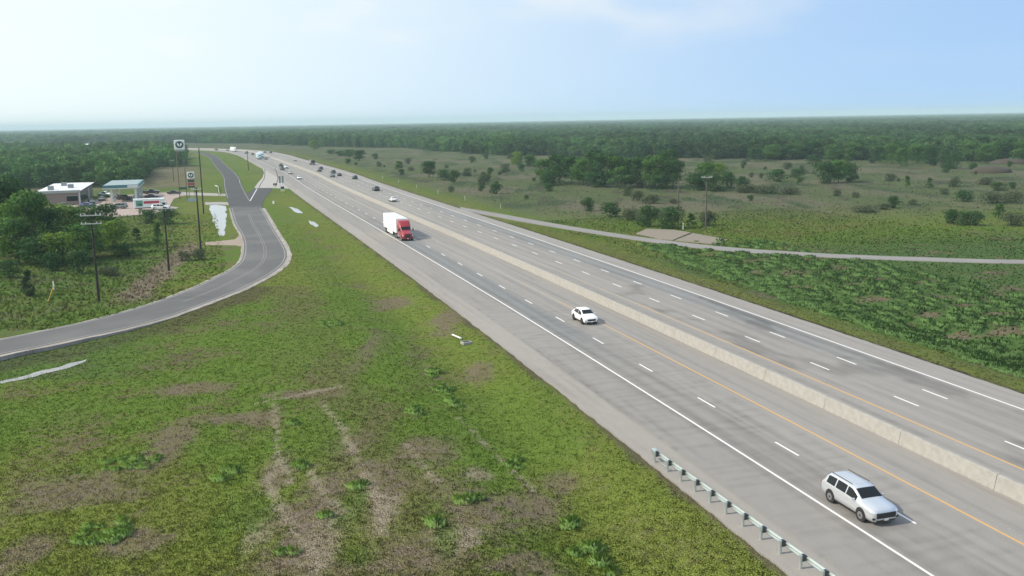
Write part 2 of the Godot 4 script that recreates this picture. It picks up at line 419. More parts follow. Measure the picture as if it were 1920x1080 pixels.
func materials() -> void:
	var turf := grain(0.05, 0.42, 1.0, 3, 1024, 6)
	var turf_n := grain(0.06, 0, 1, 4, 1024, 5, true, 14.0)
	M.ground = grained(mat(1, 1, 1, 0.95, 0.0, 0.2), turf, 9.0, turf_n, 1.0)
	M.ground.vertex_color_use_as_albedo = true
	var stone := grain(0.05, 0.80, 1.0, 5, 1024, 5)
	var stone_n := grain(0.12, 0, 1, 6, 512, 4, true, 2.5)
	var blotch := grain(0.02, 0.87, 1.0, 15, 512, 5)
	M.pave = grained(mat(1, 1, 1, 0.82, 0.0, 0.35), stone, 5.0, stone_n, 0.5)
	M.pave.vertex_color_use_as_albedo = true
	M.concrete = grained(mat(0.375, 0.368, 0.342, 0.85, 0.0, 0.3), blotch, 9.0, stone_n, 0.6)
	M.riprap = grained(mat(0.30, 0.265, 0.22, 0.9, 0.0, 0.3), stone, 2.3, stone_n, 1.0)
	M.drive = grained(mat(0.40, 0.33, 0.27, 0.9, 0.0, 0.3), stone, 3.7, stone_n, 0.8)
	M.lot = grained(mat(0.46, 0.38, 0.34, 0.9, 0.0, 0.3), stone, 6.1, stone_n, 0.8)
	var worn := grain(0.09, 0.62, 1.0, 8, 512, 4)
	var used := grain(0.12, 0.86, 1.0, 9, 512, 4)
	M.white_paint = grained(mat(0.86, 0.86, 0.84, 0.6), used, 1.9)
	M.old_paint = grained(mat(0.50, 0.50, 0.48, 0.7), worn, 1.3)
	M.yellow_paint = grained(mat(0.68, 0.40, 0.12, 0.7), used, 1.9)
	M.faded_yellow = grained(mat(0.44, 0.38, 0.27, 0.8), worn, 1.3)
	M.ghost_line = grained(mat(0.36, 0.345, 0.30, 0.8), worn, 1.3)
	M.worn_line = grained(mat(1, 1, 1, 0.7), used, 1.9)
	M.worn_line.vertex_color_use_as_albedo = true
	M.galv = mat(0.55, 0.62, 0.60, 0.38, 0.75)
	M.post_steel = mat(0.42, 0.45, 0.46, 0.5, 0.55)
	M.dark_steel = mat(0.06, 0.06, 0.07, 0.5, 0.4)
	M.rubber = mat(0.018, 0.018, 0.02, 0.85)
	M.rim = mat(0.35, 0.36, 0.38, 0.35, 0.8)
	M.black_rim = mat(0.03, 0.03, 0.03, 0.4, 0.3)
	M.trim = mat(0.02, 0.02, 0.022, 0.55)
	M.glass = mat(0.010, 0.013, 0.015, 0.06, 0.0, 0.36)
	M.lens = mat(0.75, 0.78, 0.8, 0.15, 0.0, 0.6)
	M.amber = mat(0.75, 0.30, 0.03, 0.3)
	M.tail = mat(0.45, 0.02, 0.02, 0.25)
	M.plate = mat(0.7, 0.7, 0.66, 0.5)
	M.chrome = mat(0.7, 0.7, 0.72, 0.15, 1.0)
	M.bark = grained(mat(0.10, 0.075, 0.055, 0.95), worn, 1.1)
	M.pole = grained(mat(0.045, 0.038, 0.03, 0.9), worn, 1.7)
	M.pole_grey = grained(mat(0.16, 0.14, 0.12, 0.9), worn, 1.7)
	M.arm = mat(0.50, 0.50, 0.47, 0.8)
	M.ceramic = mat(0.65, 0.66, 0.66, 0.3)
	M.water = mat(0.22, 0.22, 0.21, 0.05, 0.0, 0.9)
	M.wall_tan = grained(mat(0.36, 0.29, 0.25, 0.9), worn, 5.0)
	M.roof_white = grained(mat(0.80, 0.82, 0.86, 0.5), stone, 6.0)
	M.roof_grey = mat(0.30, 0.34, 0.32, 0.6)
	M.deck = mat(0.24, 0.32, 0.33, 0.6)
	M.teal = mat(0.05, 0.17, 0.19, 0.45)
	M.canopy_white = mat(0.62, 0.66, 0.62, 0.5)
	M.sign_white = mat(0.78, 0.82, 0.78, 0.4)
	M.sign_dark = mat(0.03, 0.065, 0.06, 0.4)
	M.sign_green = mat(0.03, 0.16, 0.09, 0.45)
	M.sign_grey = mat(0.22, 0.25, 0.25, 0.5)
	M.red = mat(0.42, 0.035, 0.05, 0.4)
	M.brown = mat(0.15, 0.115, 0.085, 0.7)
	M.post_yellow = mat(0.65, 0.42, 0.08, 0.6)
	M.leaf = leaf_mat(Color(1, 1, 1))
	for q in [["oak", 0.085, 0.19, 0.042], ["dark_oak", 0.046, 0.118, 0.036], ["bright", 0.15, 0.26, 0.04], ["scrub", 0.06, 0.13, 0.048], ["grey_scrub", 0.095, 0.125, 0.07], ["juniper", 0.06, 0.105, 0.042], ["weed", 0.23, 0.39, 0.11], ["deep_weed", 0.13, 0.24, 0.08], ["forest", 0.062, 0.142, 0.048]]:
		M[q[0]] = leaf_mat(lin(q[1], q[2], q[3]))

func leaf_mat(c: Color) -> StandardMaterial3D:
	var m := StandardMaterial3D.new()
	m.albedo_color = c
	m.vertex_color_use_as_albedo = true
	m.roughness = 0.75
	m.metallic_specular = 0.3
	m.cull_mode = BaseMaterial3D.CULL_DISABLED
	m.backlight_enabled = true
	m.backlight = Color(0.7, 0.7, 0.42).linear_to_srgb()
	return m

func paint(r: float, g: float, b: float, metal := 0.0) -> StandardMaterial3D:
	var m := mat(r, g, b, 0.3, metal, 0.5)
	m.clearcoat_enabled = true
	m.clearcoat = 0.6
	m.clearcoat_roughness = 0.08
	return m

# ---------------------------------------------------------------- the setting
const FRONT_X := [-600.0, -300.0, -180.0, -110.0, -60.0, 0.0, 60.0, 110.0, 170.0, 240.0, 400.0, 900.0]
const FRONT_D := [1500.0, 1180.0, 960.0, 900.0, 770.0, 650.0, 590.0, 545.0, 500.0, 462.0, 450.0, 520.0]
func front(x: float) -> float:
	for i in range(FRONT_X.size() - 1):
		if x < FRONT_X[i + 1]:
			return lerpf(FRONT_D[i], FRONT_D[i + 1], clampf((x - FRONT_X[i]) / (FRONT_X[i + 1] - FRONT_X[i]), 0.0, 1.0))
	return FRONT_D[-1]

func wooded(x: float, d: float) -> float:          # 0 open ground .. 1 wood
	var q := to_road(x, d)
	var n := n_mid.get_noise_2d(x * 0.12, d * 0.12)
	if q.y > 66.0:
		return smoothstep(-10.0, 25.0, d - front(x) + n * 40.0) * smoothstep(70.0, 90.0, q.y)
	if q.y > -9.0:
		return 0.0
	var a := smoothstep(395.0, 415.0, q.x + n * 25.0) * smoothstep(-30.0, -36.0, q.y + n * 6.0)
	var b := smoothstep(590.0, 620.0, q.x + n * 30.0) * smoothstep(-12.0, -18.0, q.y + n * 4.0)
	return maxf(a, b)

func relief(x: float, d: float) -> float:          # the land lies at 0; ditches and hollows go below it
	var q := to_road(x, d)
	var s := q.x
	var t := q.y
	var h := 0.0
	if t > 12.0 and t < 26.5 and s < 300.0:
		h -= 0.75 * pow(sin(PI * (t - 12.0) / 14.5), 2.0) * smoothstep(215.0, 140.0, s)
	if t > 64.2 and t < 84.0 and s < 190.0:
		h -= 1.1 * pow(sin(PI * (t - 64.2) / 19.8), 2.0) * smoothstep(180.0, 110.0, s)
	if t < 10.0 and d < 125.0:
		h -= 0.5 * smoothstep(10.0, -14.0, t) * smoothstep(125.0, 95.0, d) * (0.6 + 0.4 * n_big.get_noise_2d(x, d))
	return h

func ground_y(x: float, d: float) -> float:
	var r := relief(x, d)
	if d < 260.0:
		r += n_fine.get_noise_2d(x, d) * 0.035 - 0.02
	return r

func mixc(a: Color, b: Color, k: float) -> Color:
	return a.lerp(b, clampf(k, 0.0, 1.0))

func ground_tint(x: float, d: float) -> Color:
	var q := to_road(x, d)
	var s := q.x
	var t := q.y
	var nb := n_big.get_noise_2d(x, d)
	var nm := n_mid.get_noise_2d(x, d)
	var nf := n_fine.get_noise_2d(x, d)
	var fresh := Color(0.124, 0.202, 0.032)
	var yellow := Color(0.170, 0.212, 0.042)
	var olive := Color(0.150, 0.142, 0.064)
	var soil := Color(0.215, 0.172, 0.135)
	var straw := Color(0.38, 0.33, 0.25)
	var deep := Color(0.06, 0.128, 0.042)
	var c: Color
	if t < 30.0:
		var v := nb * 0.9 + nm * 0.5
		c = mixc(yellow, fresh, smoothstep(-0.35, 0.35, v))
		c = mixc(c, olive, 0.9 * smoothstep(0.0, 0.40, -nm * 0.5 + nf * 0.45 + 0.12 * nb))
		c = mixc(c, soil * 0.8, 0.7 * smoothstep(0.28, 0.5, n_fine.get_noise_2d(x * 1.6 + 80.0, d * 0.9) * 0.7 - nm * 0.5))
		if t > 17.0 and d < 330.0:
			c = mixc(c, yellow, 0.55 * smoothstep(17.0, 21.0, t + nm * 2.0))
			c = mixc(c, soil * 0.5, 0.8 * smoothstep(25.9, 26.3, t + nm * 0.9))
		if t > 7.0 and t < 19.0:
			c = mixc(c, fresh, 0.5 * smoothstep(8.0, 13.0, t) * smoothstep(19.0, 15.0, t))
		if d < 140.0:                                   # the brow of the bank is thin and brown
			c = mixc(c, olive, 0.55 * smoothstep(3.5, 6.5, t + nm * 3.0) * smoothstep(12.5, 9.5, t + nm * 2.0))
			if t < 8.0 and d > 80.0:                      # dark wet ditch below the bend
				var z := 99.0
				for i in range(BEND_RIGHT.size() - 1):
					if BEND_RIGHT[i][1] > 150.0: break
					var a := Vector2(BEND_RIGHT[i][0], BEND_RIGHT[i][1])
					z = minf(z, Geometry2D.get_closest_point_to_segment(Vector2(x, d), a, Vector2(BEND_RIGHT[i + 1][0], BEND_RIGHT[i + 1][1])).distance_to(Vector2(x, d)))
				z = minf(z, Geometry2D.get_closest_point_to_segment(Vector2(x, d), Vector2(-72.0, 70.0), Vector2(-55.7, 99.0)).distance_to(Vector2(x, d)))
				if x > -62.0 or d < 105.0: c = mixc(c, Color(0.098, 0.088, 0.046), 0.75 * smoothstep(7.5, 3.5, z + nm * 2.5))
		if d > 90.0 and t < 0.0:                        # beyond the frontage road: ranker, then a strip of dead grass by the poles
			c = mixc(c, deep, 0.35 * smoothstep(-6.0, -16.0, t + nm * 3.0))
			var strip := absf(t + 13.5 - (s - 150.0) * 0.13 + nm * 1.5)
			c = mixc(c, soil * 1.1, 0.85 * smoothstep(3.2, 1.2, strip) * smoothstep(132.0, 146.0, s) * smoothstep(212.0, 196.0, s))
		for p in PATCHES:
			var u: float = (x - p[0]) / p[2]
			var w: float = (d - p[1]) / p[3]
			var r := u * u + w * w
			if r > 3.2: continue
			var k := smoothstep(1.55 if d < 66.0 and p[4] < 2 else 1.35, 0.5, sqrt(r) + nm * 0.55 + nf * 0.45)
			c = mixc(c, [mixc(soil, olive, 0.5 + nf * 0.9), mixc(straw, soil, 0.4 + nf), fresh][int(p[4])], k * [0.92, 0.75, 0.7][int(p[4])])
		for p in TRACKS:
			var a := Vector2(p[0], p[1])
			var b := Vector2(p[2], p[3])
			var z := Geometry2D.get_closest_point_to_segment(Vector2(x, d), a, b).distance_to(Vector2(x, d))
			c = mixc(c, mixc(straw, soil, 0.3 + nf), 0.75 * smoothstep(p[4], p[4] * 0.3, z + nm * 0.25 + nf * 0.2))
		if s > 385.0 and s < 620.0 and t < -4.0:        # dry field north of the filling station
			c = mixc(c, mixc(Color(0.20, 0.185, 0.125), olive, 0.5 + nm), smoothstep(385.0, 415.0, s + nm * 14.0) * smoothstep(-4.0, -9.0, t))
	else:
		c = mixc(Color(0.14, 0.18, 0.042), fresh * 0.9, smoothstep(-0.3, 0.3, nb + nm * 0.5))
		c = mixc(c, olive * 0.9, 0.8 * smoothstep(0.1, 0.45, -nm * 0.5 + nf * 0.35))
		if t < 71.0:
			c = mixc(c, mixc(yellow, olive, 0.55 + nm), 0.65 * smoothstep(71.0, 68.0, t + nm * 2.0))
			c = mixc(c, soil * 0.4, smoothstep(64.9, 64.2, t + nm * 0.6))
		if t > 68.0 and d < 215.0:
			var lush := smoothstep(68.0, 73.0, t + nm * 3.0) * smoothstep(0.0, 1.0, smoothstep(175.0, 130.0, s))
			c = mixc(c, deep, 0.7 * lush)
			c = mixc(c, mixc(soil, Color(0.17, 0.12, 0.085), 0.5 + nf), 0.8 * lush * smoothstep(0.16, 0.42, nm * 0.75 + nf * 0.25 + 0.25 * n_mid.get_noise_2d(x * 0.4, d * 1.6)))
		if d > 175.0:                                    # rough pasture: grey-green to dry
			var rough := mixc(Color(0.105, 0.138, 0.058), Color(0.155, 0.152, 0.098), smoothstep(-0.25, 0.45, nb * 0.9 + n_mid.get_noise_2d(x * 0.35, d * 0.12) * 0.8))
			rough = mixc(rough, Color(0.065, 0.098, 0.045), smoothstep(0.08, 0.45, n_mid.get_noise_2d(x * 0.5 + 90.0, d * 0.16)))
			rough = mixc(rough, Color(0.09, 0.08, 0.06), smoothstep(0.25, 0.6, n_mid.get_noise_2d(x * 0.7 + 290.0, d * 0.25)))
			var k := smoothstep(205.0, 260.0, d + nm * 20.0) * smoothstep(70.0, 80.0, t + nm * 3.0)
			c = mixc(c, rough, k)
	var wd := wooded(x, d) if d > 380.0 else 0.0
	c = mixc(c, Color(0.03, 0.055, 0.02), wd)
	if d > 1500.0: c = mixc(c, Color(0.045, 0.075, 0.035), 0.8)
	return c * (1.0 + 0.18 * nf)

func axis(lo: float, a: float, b: float, hi: float, step: float, grow: float, most: float) -> PackedFloat32Array:
	var mid := PackedFloat32Array()
	var v := a
	while v < b:
		mid.append(v)
		v += step
	mid.append(b)
	var st := step
	v = b
	while v < hi:
		st = minf(st * grow, most)
		v += st
		mid.append(v)
	st = step
	v = a
	var low := PackedFloat32Array()
	while v > lo:
		st = minf(st * grow, most)
		v -= st
		low.append(v)
	low.reverse()
	low.append_array(mid)
	return low

func ground() -> void:
	var xs := axis(-6500.0, -56.0, 38.0, 6500.0, 0.42, 1.035, 600.0)
	var ds := axis(-900.0, 43.0, 125.0, 9000.0, 0.42, 1.018, 600.0)
	var vs := PackedVector3Array()
	var cs := PackedColorArray()
	var ns := PackedVector3Array()
	var ix := PackedInt32Array()
	var w := xs.size()
	for j in ds.size():
		for i in w:
			vs.append(Vector3(xs[i], ground_y(xs[i], ds[j]), -ds[j]))
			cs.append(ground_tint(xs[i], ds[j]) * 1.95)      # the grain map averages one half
	for j in ds.size():
		for i in w:
			var a := vs[j * w + maxi(i - 1, 0)]
			var b := vs[j * w + mini(i + 1, w - 1)]
			var c := vs[maxi(j - 1, 0) * w + i]
			var e := vs[mini(j + 1, ds.size() - 1) * w + i]
			ns.append((b - a).cross(e - c).normalized())
	for j in range(ds.size() - 1):
		for i in range(w - 1):
			var a := j * w + i
			ix.append_array(PackedInt32Array([a, a + w, a + w + 1, a, a + w + 1, a + 1]))
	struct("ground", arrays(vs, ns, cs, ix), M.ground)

func pave_tint(_u: float, _v: float, x: float, d: float) -> Color:
	var q := to_road(x, d)
	var s := q.x
	var t := q.y
	var c := Color(0.345, 0.332, 0.31)
	var nb := n_big.get_noise_2d(s * 0.8, t * 2.0)
	var nf := n_fine.get_noise_2d(s * 0.6, t * 1.5)
	# stains dragged across the lanes by the screed
	var cross := n_mid.get_noise_2d(s * 9.0, t * 1.0 + s * 1.1)
	var long := n_mid.get_noise_2d(s * 0.22 + 400.0, t * 9.0)
	var k := 1.0 + 0.05 * nf + 0.06 * nb
	if t > 29.5 and t < 40.5: k -= (0.10 + 0.10 * nb) * smoothstep(-0.05, 0.45, cross) * smoothstep(150.0, 90.0, s)
	k -= 0.14 * smoothstep(0.0, 0.5, long)
	if t > 29.5 and t < 37.3: k -= 0.07
	if t < 29.5: c = c.lerp(Color(0.375, 0.35, 0.318), 0.8)
	# rubber polished into the wheel paths
	for w in [[35.4, 0.9, 0.19], [39.1, 0.9, 0.13], [51.5, 0.9, 0.10], [55.0, 0.9, 0.16], [58.6, 0.9, 0.26]]:
		var z := absf(absf(t - w[0]) - w[1])
		k -= w[2] * smoothstep(0.75, 0.0, z) * (0.75 + 0.5 * n_mid.get_noise_2d(s * 0.3, w[0]))
	# an older, bluer overlay in the outer southbound lane and the outer northbound lane
	var band := smoothstep(33.7, 34.2, t) * smoothstep(38.6, 36.6, t + nb) * smoothstep(78.0, 110.0, s + nb * 20.0) * smoothstep(250.0, 190.0, s)
	band = maxf(band, 0.8 * smoothstep(55.5, 57.5, t + nb) * smoothstep(60.4, 60.0, t) * smoothstep(60.0, 90.0, s) * smoothstep(300.0, 240.0, s))
	c = c.lerp(Color(0.25, 0.268, 0.272), band * 0.75)
	if t > 41.6 and t < 49.0: c = c.lerp(Color(0.325, 0.312, 0.292), 0.6)
	for seam in [29.45, 42.35, 37.35, 48.6, 33.45]:
		k -= 0.14 * smoothstep(0.22, 0.05, absf(t - seam - 0.05 * nf))
	# patched and oil-stained slabs
	if t > 50.2 and t < 60.2 and s < 130.0: k -= 0.25 * smoothstep(0.05, 0.4, n_mid.get_noise_2d(s * 0.5 + 50.0, t * 1.2 + 70.0))
	return c * maxf(k, 0.35)

func asphalt_tint(_u: float, _v: float, x: float, d: float) -> Color:
	var q := to_road(x, d)
	var nf := n_fine.get_noise_2d(x, d)
	var nm := n_mid.get_noise_2d(x * 0.6, d * 0.6)
	var new := smoothstep(291.0, 293.0, q.x + q.y * 0.25)
	var c := Color(0.150, 0.152, 0.152).lerp(Color(0.088, 0.091, 0.092), new)
	c = c.lerp(Color(0.20, 0.197, 0.19), 0.45 * smoothstep(0.0, 0.5, nm) * (1.0 - new))
	return c * (1.0 + 0.10 * nf + 0.12 * nm)

func plain_tint(_u: float, _v: float, x: float, d: float) -> Color:
	var k := 1.0 + 0.12 * n_fine.get_noise_2d(x, d) + 0.1 * n_mid.get_noise_2d(x, d)
	return Color(0.295, 0.29, 0.275) * k

func gravel_tint(_u: float, _v: float, x: float, d: float) -> Color:
	return Color(0.46, 0.43, 0.38) * (0.85 + 0.5 * n_fine.get_noise_2d(x * 2.0, d * 2.0))

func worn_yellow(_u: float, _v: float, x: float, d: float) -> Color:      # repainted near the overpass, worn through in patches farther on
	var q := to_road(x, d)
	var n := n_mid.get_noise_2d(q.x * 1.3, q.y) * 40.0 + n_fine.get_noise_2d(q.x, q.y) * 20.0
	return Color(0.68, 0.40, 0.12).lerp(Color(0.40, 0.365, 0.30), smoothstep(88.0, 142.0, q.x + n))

func stripe(s0: float, s1: float, t: float, width: float, y: float, step := 6.0, worn := false) -> ArrayMesh:
	var le := []
	var ri := []
	var n := maxi(2, int((s1 - s0) / step))
	for i in n + 1:
		var s := lerpf(s0, s1, float(i) / n)
		le.append(road(s, t - width * 0.5))
		ri.append(road(s, t + width * 0.5))
	return ribbon(le, ri, y, 1, worn_yellow if worn else func(_a, _b, _c, _d): return Color.WHITE, 0.003)

func line_along(a: Array, b: Array, u: float, width: float, y: float) -> ArrayMesh:
	var le := []
	var ri := []
	for i in a.size():
		var w: float = width * 0.5 / maxf((b[i] - a[i]).length(), 0.1)
		le.append(a[i].lerp(b[i], u - w))
		ri.append(a[i].lerp(b[i], u + w))
	return ribbon(le, ri, y, 1, func(_a, _b, _c, _d): return Color.WHITE, 0.003)

func roads() -> void:
	# the highway
	var le := []
	var ri := []
	var s := -40.0
	while s < 1330.0:
		le.append(road(s, 26.6 + 0.16 * n_mid.get_noise_1d(s * 3.0)))
		ri.append(road(s, 63.9 + 0.12 * n_mid.get_noise_1d(s * 3.0 + 500.0)))
		s += 0.32 if s > 38.0 and s < 150.0 else (1.2 if s < 380.0 else 5.0)
	var hw := struct("highway", ribbon(le, ri, RY, 104, pave_tint), M.pave)
	obj("edge_line", stripe(-40, 1250, 33.63, 0.17, RY + 0.006), M.white_paint, hw)
	obj("edge_line", stripe(-40, 1250, 60.44, 0.17, RY + 0.006), M.white_paint, hw)
	for t in [41.0, 49.95]:
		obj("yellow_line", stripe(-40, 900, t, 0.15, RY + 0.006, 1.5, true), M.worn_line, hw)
	var dash := boxm(Vector3.ZERO, Vector3(0.16, 0.006, 3.05))
	for row in [[131.07, 37.22], [137.85, 53.19], [138.67, 56.84]]:
		for k in range(-8, 34):
			var sc: float = row[0] + k * 12.192
			if sc < 34.0: continue
			var o := obj("lane_stripe", dash, M.white_paint, hw)
			o.position = R(sc, row[1], RY + 0.005)
			o.rotation.y = heading(sc)
	# rumble strips milled beside the yellow lines
	var st := ST()
	for row in [[41.75, 38.0, 130.0], [49.2, 42.0, 120.0]]:
		var r: float = row[1]
		while r < row[2]:
			var b := Basis(Vector3.UP, heading(r))
			box(st, R(r, row[0], RY + 0.002), Vector3(0.40, 0.006, 0.13), b)
			r += 0.3
	var rumble := obj("rumble_strip", fin(st), grained(mat(0.31, 0.30, 0.285, 0.9), M.concrete.albedo_texture, 3.0), hw)
	rumble.set_meta("kind", "stuff")
	# slip ramp to the frontage road
	var ramp := []
	for q in [[560, 26.9], [540, 26.5], [500, 24.3], [450, 20.4], [410, 16.9], [377.7, 14.2], [373.9, 21.1], [368.5, 25.5], [366, 27.4], [420, 27.4], [500, 27.4], [560, 27.4]]:
		var v := road(q[0], q[1])
		ramp.append([v.x, v.y])
	var rp := struct("slip_ramp", flat(ramp, RY - 0.004), grained(mat(0.40, 0.385, 0.36, 0.85), M.concrete.albedo_texture, 5.0))
	for q in [[[540, 27.6], [455, 21.5], [410, 18.3], [380, 16.0]], [[545, 33.4], [500, 30.4], [440, 26.6], [381, 22.2]]]:
		var pts := []
		for v in q: pts.append(road(v[0], v[1]))
		var sl := smooth_line(pts, 8)
		var b2 := []
		for v in sl: b2.append(v + Vector2(0.22, 0.05))
		obj("edge_line", ribbon(sl, b2, RY + 0.006, 1, func(_a, _b, _c, _d): return Color.WHITE, 0.004), M.old_paint, rp)
	# frontage road: the bend, then straight beside the highway
	var bl := resample(smooth_line([[-92.0, 50.0], [-79.0, 76.0], [-68.0, 94.0]] + BEND_LEFT, 8), 150)
	var br := resample(smooth_line([[-84.0, 45.0], [-72.0, 70.0], [-63.0, 88.0]] + BEND_RIGHT, 8), 150)
	var fr := struct("frontage_road", ribbon(bl, br, 0.085, 14, asphalt_tint), M.pave)
	obj("gravel_edge", ribbon(br, offset(br, 0.9), 0.05, 2, gravel_tint), M.pave, fr)
	obj("gravel_edge", ribbon(offset(bl, -0.5), bl, 0.05, 2, gravel_tint), M.pave, fr)
	obj("edge_line", line_along(bl, br, 0.05, 0.14, 0.09), M.old_paint, fr)
	obj("edge_line", line_along(bl, br, 0.955, 0.14, 0.09), M.old_paint, fr)
	obj("centre_line", line_along(bl.slice(56, 138), br.slice(56, 138), 0.475, 0.12, 0.09), M.ghost_line, fr)
	obj("centre_line", line_along(bl.slice(56, 138), br.slice(56, 138), 0.53, 0.12, 0.09), M.ghost_line, fr)
	le = []
	ri = []
	s = 272.0
	while s < 960.0:
		le.append(road(s, 3.1))
		ri.append(road(s, 10.2 if s > 300.0 else 11.4 - (s - 272.0) * 0.04))
		s += 4.0
	var fs := struct("frontage_road", ribbon(le, ri, 0.089, 6, asphalt_tint), M.pave)
	obj("edge_line", stripe(330, 940, 3.5, 0.15, 0.095), M.old_paint, fs)
	obj("edge_line", stripe(314, 940, 9.8, 0.15, 0.095), M.old_paint, fs)
	var va := road(314.5, 9.9)
	var vb := road(374.0, 15.0)
	obj("gore_line", ribbon([va, vb], [va + Vector2(0.26, -0.05), vb + Vector2(0.26, -0.05)], 0.095, 1, func(_a, _b, _c, _d): return Color.WHITE, 0.004), M.white_paint, fs)
	le = []
	ri = []
	for q in [[276, 8.0, 11.4], [300, 8.6, 13.0], [314, 9.0, 14.2], [330, 9.2, 16.0], [345, 10.0, 17.8], [360, 12.0, 19.5], [377, 14.3, 21.0]]:
		le.append(road(q[0], q[1]))
		ri.append(road(q[0], q[2]))
	struct("ramp_apron", ribbon(le, ri, 0.083, 6, asphalt_tint), M.pave)
	# ramp on the far side of the highway
	var rn := smooth_line([[-14.0, 262.0]] + RAMP_NEAR + [[110.0, 142.0], [160.0, 136.0]], 6)
	var rf := smooth_line([[-14.5, 268.0]] + RAMP_FAR + [[112.0, 146.0], [161.0, 141.5]], 6)
	struct("ramp", ribbon(rf, rn, RY - 0.006, 5, plain_tint, 0.7), M.pave)

func offset(a: Array, by: float) -> Array:
	var out := []
	for i in a.size():
		var v: Vector2 = (a[mini(i + 1, a.size() - 1)] - a[maxi(i - 1, 0)]).normalized()
		out.append(a[i] + Vector2(v.y, -v.x) * (by + 0.25 * n_fine.get_noise_1d(i * 1.7)))
	return out

func structures() -> void:
	struct("parking_lot", flat(LOT, 0.06), M.lot)
	struct("driveway", flat(DRIVE1, 0.075), M.concrete)
	struct("driveway", flat(DRIVE2, 0.075), M.concrete)
	struct("driveway", flat(DRIVE3, 0.07), M.drive)
	for q in [[POND, "broad sheet of rain water lying in the grass beside the frontage road"], [PUD1, "small bright puddle in the verge grass below the ramp sign"], [PUD2, "narrow puddle in the verge grass beside the truck's carriageway"], [PUD3, "long thin puddle in the ditch under the curving frontage road"]]:
		var pts := []
		var src: Array = q[0]
		for i in src.size():
			var a := Vector2(src[i][0], src[i][1])
			var b := Vector2(src[(i + 1) % src.size()][0], src[(i + 1) % src.size()][1])
			for k in 3:
				var v := a.lerp(b, k / 3.0)
				pts.append([v.x + 0.3 * n_fine.get_noise_2d(v.x * 3.0, v.y), v.y + (1.2 if v.y > 150.0 else 0.3) * n_fine.get_noise_2d(v.y, v.x * 3.0)])
		var hi := 0.0
		for p in pts: hi += relief(p[0], p[1]) / pts.size()
		var w := struct("puddle", flat(pts, minf(hi + 0.03, 0.05), hi - 0.4), M.water)
		tag(w, q[1], "puddle")
	# sloping concrete paving round a culvert beyond the ramp
	var cv := thing("culvert_apron", "tan concrete slope paving around a culvert beside the far ramp", "concrete apron")
	obj("slab", flat(SLAB1, 0.16, -0.5), M.riprap, cv)
	obj("slab", flat(SLAB2, 0.12, -0.5), M.riprap, cv)
	for q in [[MOUNDS[0], 8.5, 2.6, "dark brown heap of earth in the dry pasture before the wood"], [MOUNDS[1], 11.0, 2.4, "long low grey heap of earth close to the wood's edge"]]:
		var st := ST(true)
		var rings := []
		for i in 7:
			var ring := []
			for k in 20:
				var a := TAU * k / 20.0
				var rr: float = q[1] * cos(i / 6.0 * PI * 0.5 * 0.96) * (1.0 + 0.18 * n_fine.get_noise_2d(cos(a) * 2.0 + i, sin(a) * 2.0))
				ring.append(Vector3(cos(a) * rr, -0.3 + (q[2] + 0.3) * sin(i / 6.0 * PI * 0.5), sin(a) * rr * 0.7))
			rings.append(ring)
		loft(st, rings, true)
		var o := obj("earth_mound", fin(st, true), grained(mat(0.11, 0.09, 0.065, 0.95), M.ground.albedo_texture, 4.0))
		o.position = P(q[0][0], 0, q[0][1])
		tag(o, q[3], "mound")

func barrier() -> void:
	var b := thing("median_barrier", "long pale concrete median barrier between the two carriageways", "barrier")
	var s := -8.0
	while s < 1150.0:
		var n := 9.14 if s < 420.0 else 27.4
		var st := ST()
		var rings := []
		for k in 3:
			var q := s + (n - 0.035) * k / 2.0
			var w := rng.randf_range(-0.004, 0.004)
			rings.append([R(q, 45.36, RY - 0.1), R(q, 45.36, RY + 0.05), R(q, 45.55 + w, RY + 1.03), R(q, 45.58 + w, RY + 1.06), R(q, 45.84 + w, RY + 1.06), R(q, 45.87 + w, RY + 1.03), R(q, 46.06, RY + 0.05), R(q, 46.06, RY - 0.1)])
		loft(st, rings, true)
		obj("barrier_segment", fin(st), M.concrete, b)
		s += n

func guardrail() -> void:
	var g := thing("guardrail", "galvanised steel guardrail on posts along the paved shoulder", "guardrail")
	var at := func(s: float) -> float: return 26.95 + (58.8 - s) * 0.035
	var prof := [[0.0, 0.42], [0.055, 0.45], [0.08, 0.49], [0.02, 0.57], [0.02, 0.61], [0.08, 0.69], [0.055, 0.73], [0.0, 0.77], [-0.02, 0.77], [0.035, 0.72], [0.055, 0.69], [-0.005, 0.61], [-0.005, 0.57], [0.055, 0.49], [0.035, 0.45], [-0.02, 0.42]]
	var s := 58.6
	while s > 33.0:
		var rings := []
		for k in 2:
			var q := s - k * 1.905
			var ring := []
			for v in prof: ring.append(R(q, at.call(q) + 0.28 + v[0], RY + v[1]))
			rings.append(ring)
		var st := ST()
		loft(st, rings, true)
		obj("rail", fin(st), M.galv, g)
		var h := heading(s)
		var po := obj("post", boxm(Vector3(0, 0.3, 0), Vector3(0.14, 0.98, 0.17), 0.01), M.galv, g)
		po.position = R(s, at.call(s), RY)
		po.rotation.y = h
		var bo := obj("blockout", boxm(Vector3(0.14, 0.60, 0), Vector3(0.21, 0.38, 0.19), 0.01), M.dark_steel, g)
		bo.position = R(s, at.call(s), RY)
		bo.rotation.y = h
		s -= 1.905
	var e := obj("end_terminal", boxm(Vector3(0.22, 0.60, 0), Vector3(0.34, 0.46, 0.55), 0.05), M.galv, g)
	e.position = R(59.0, at.call(59.0), RY)
	e.rotation.y = heading(59.0)
	var st2 := ST()
	tube(st2, R(58.6, at.call(58.6) + 0.25, RY + 0.08), R(56.7, at.call(56.7) + 0.2, RY + 0.12), 0.035, 0.035, 6)
	obj("strut", fin(st2), M.galv, g)

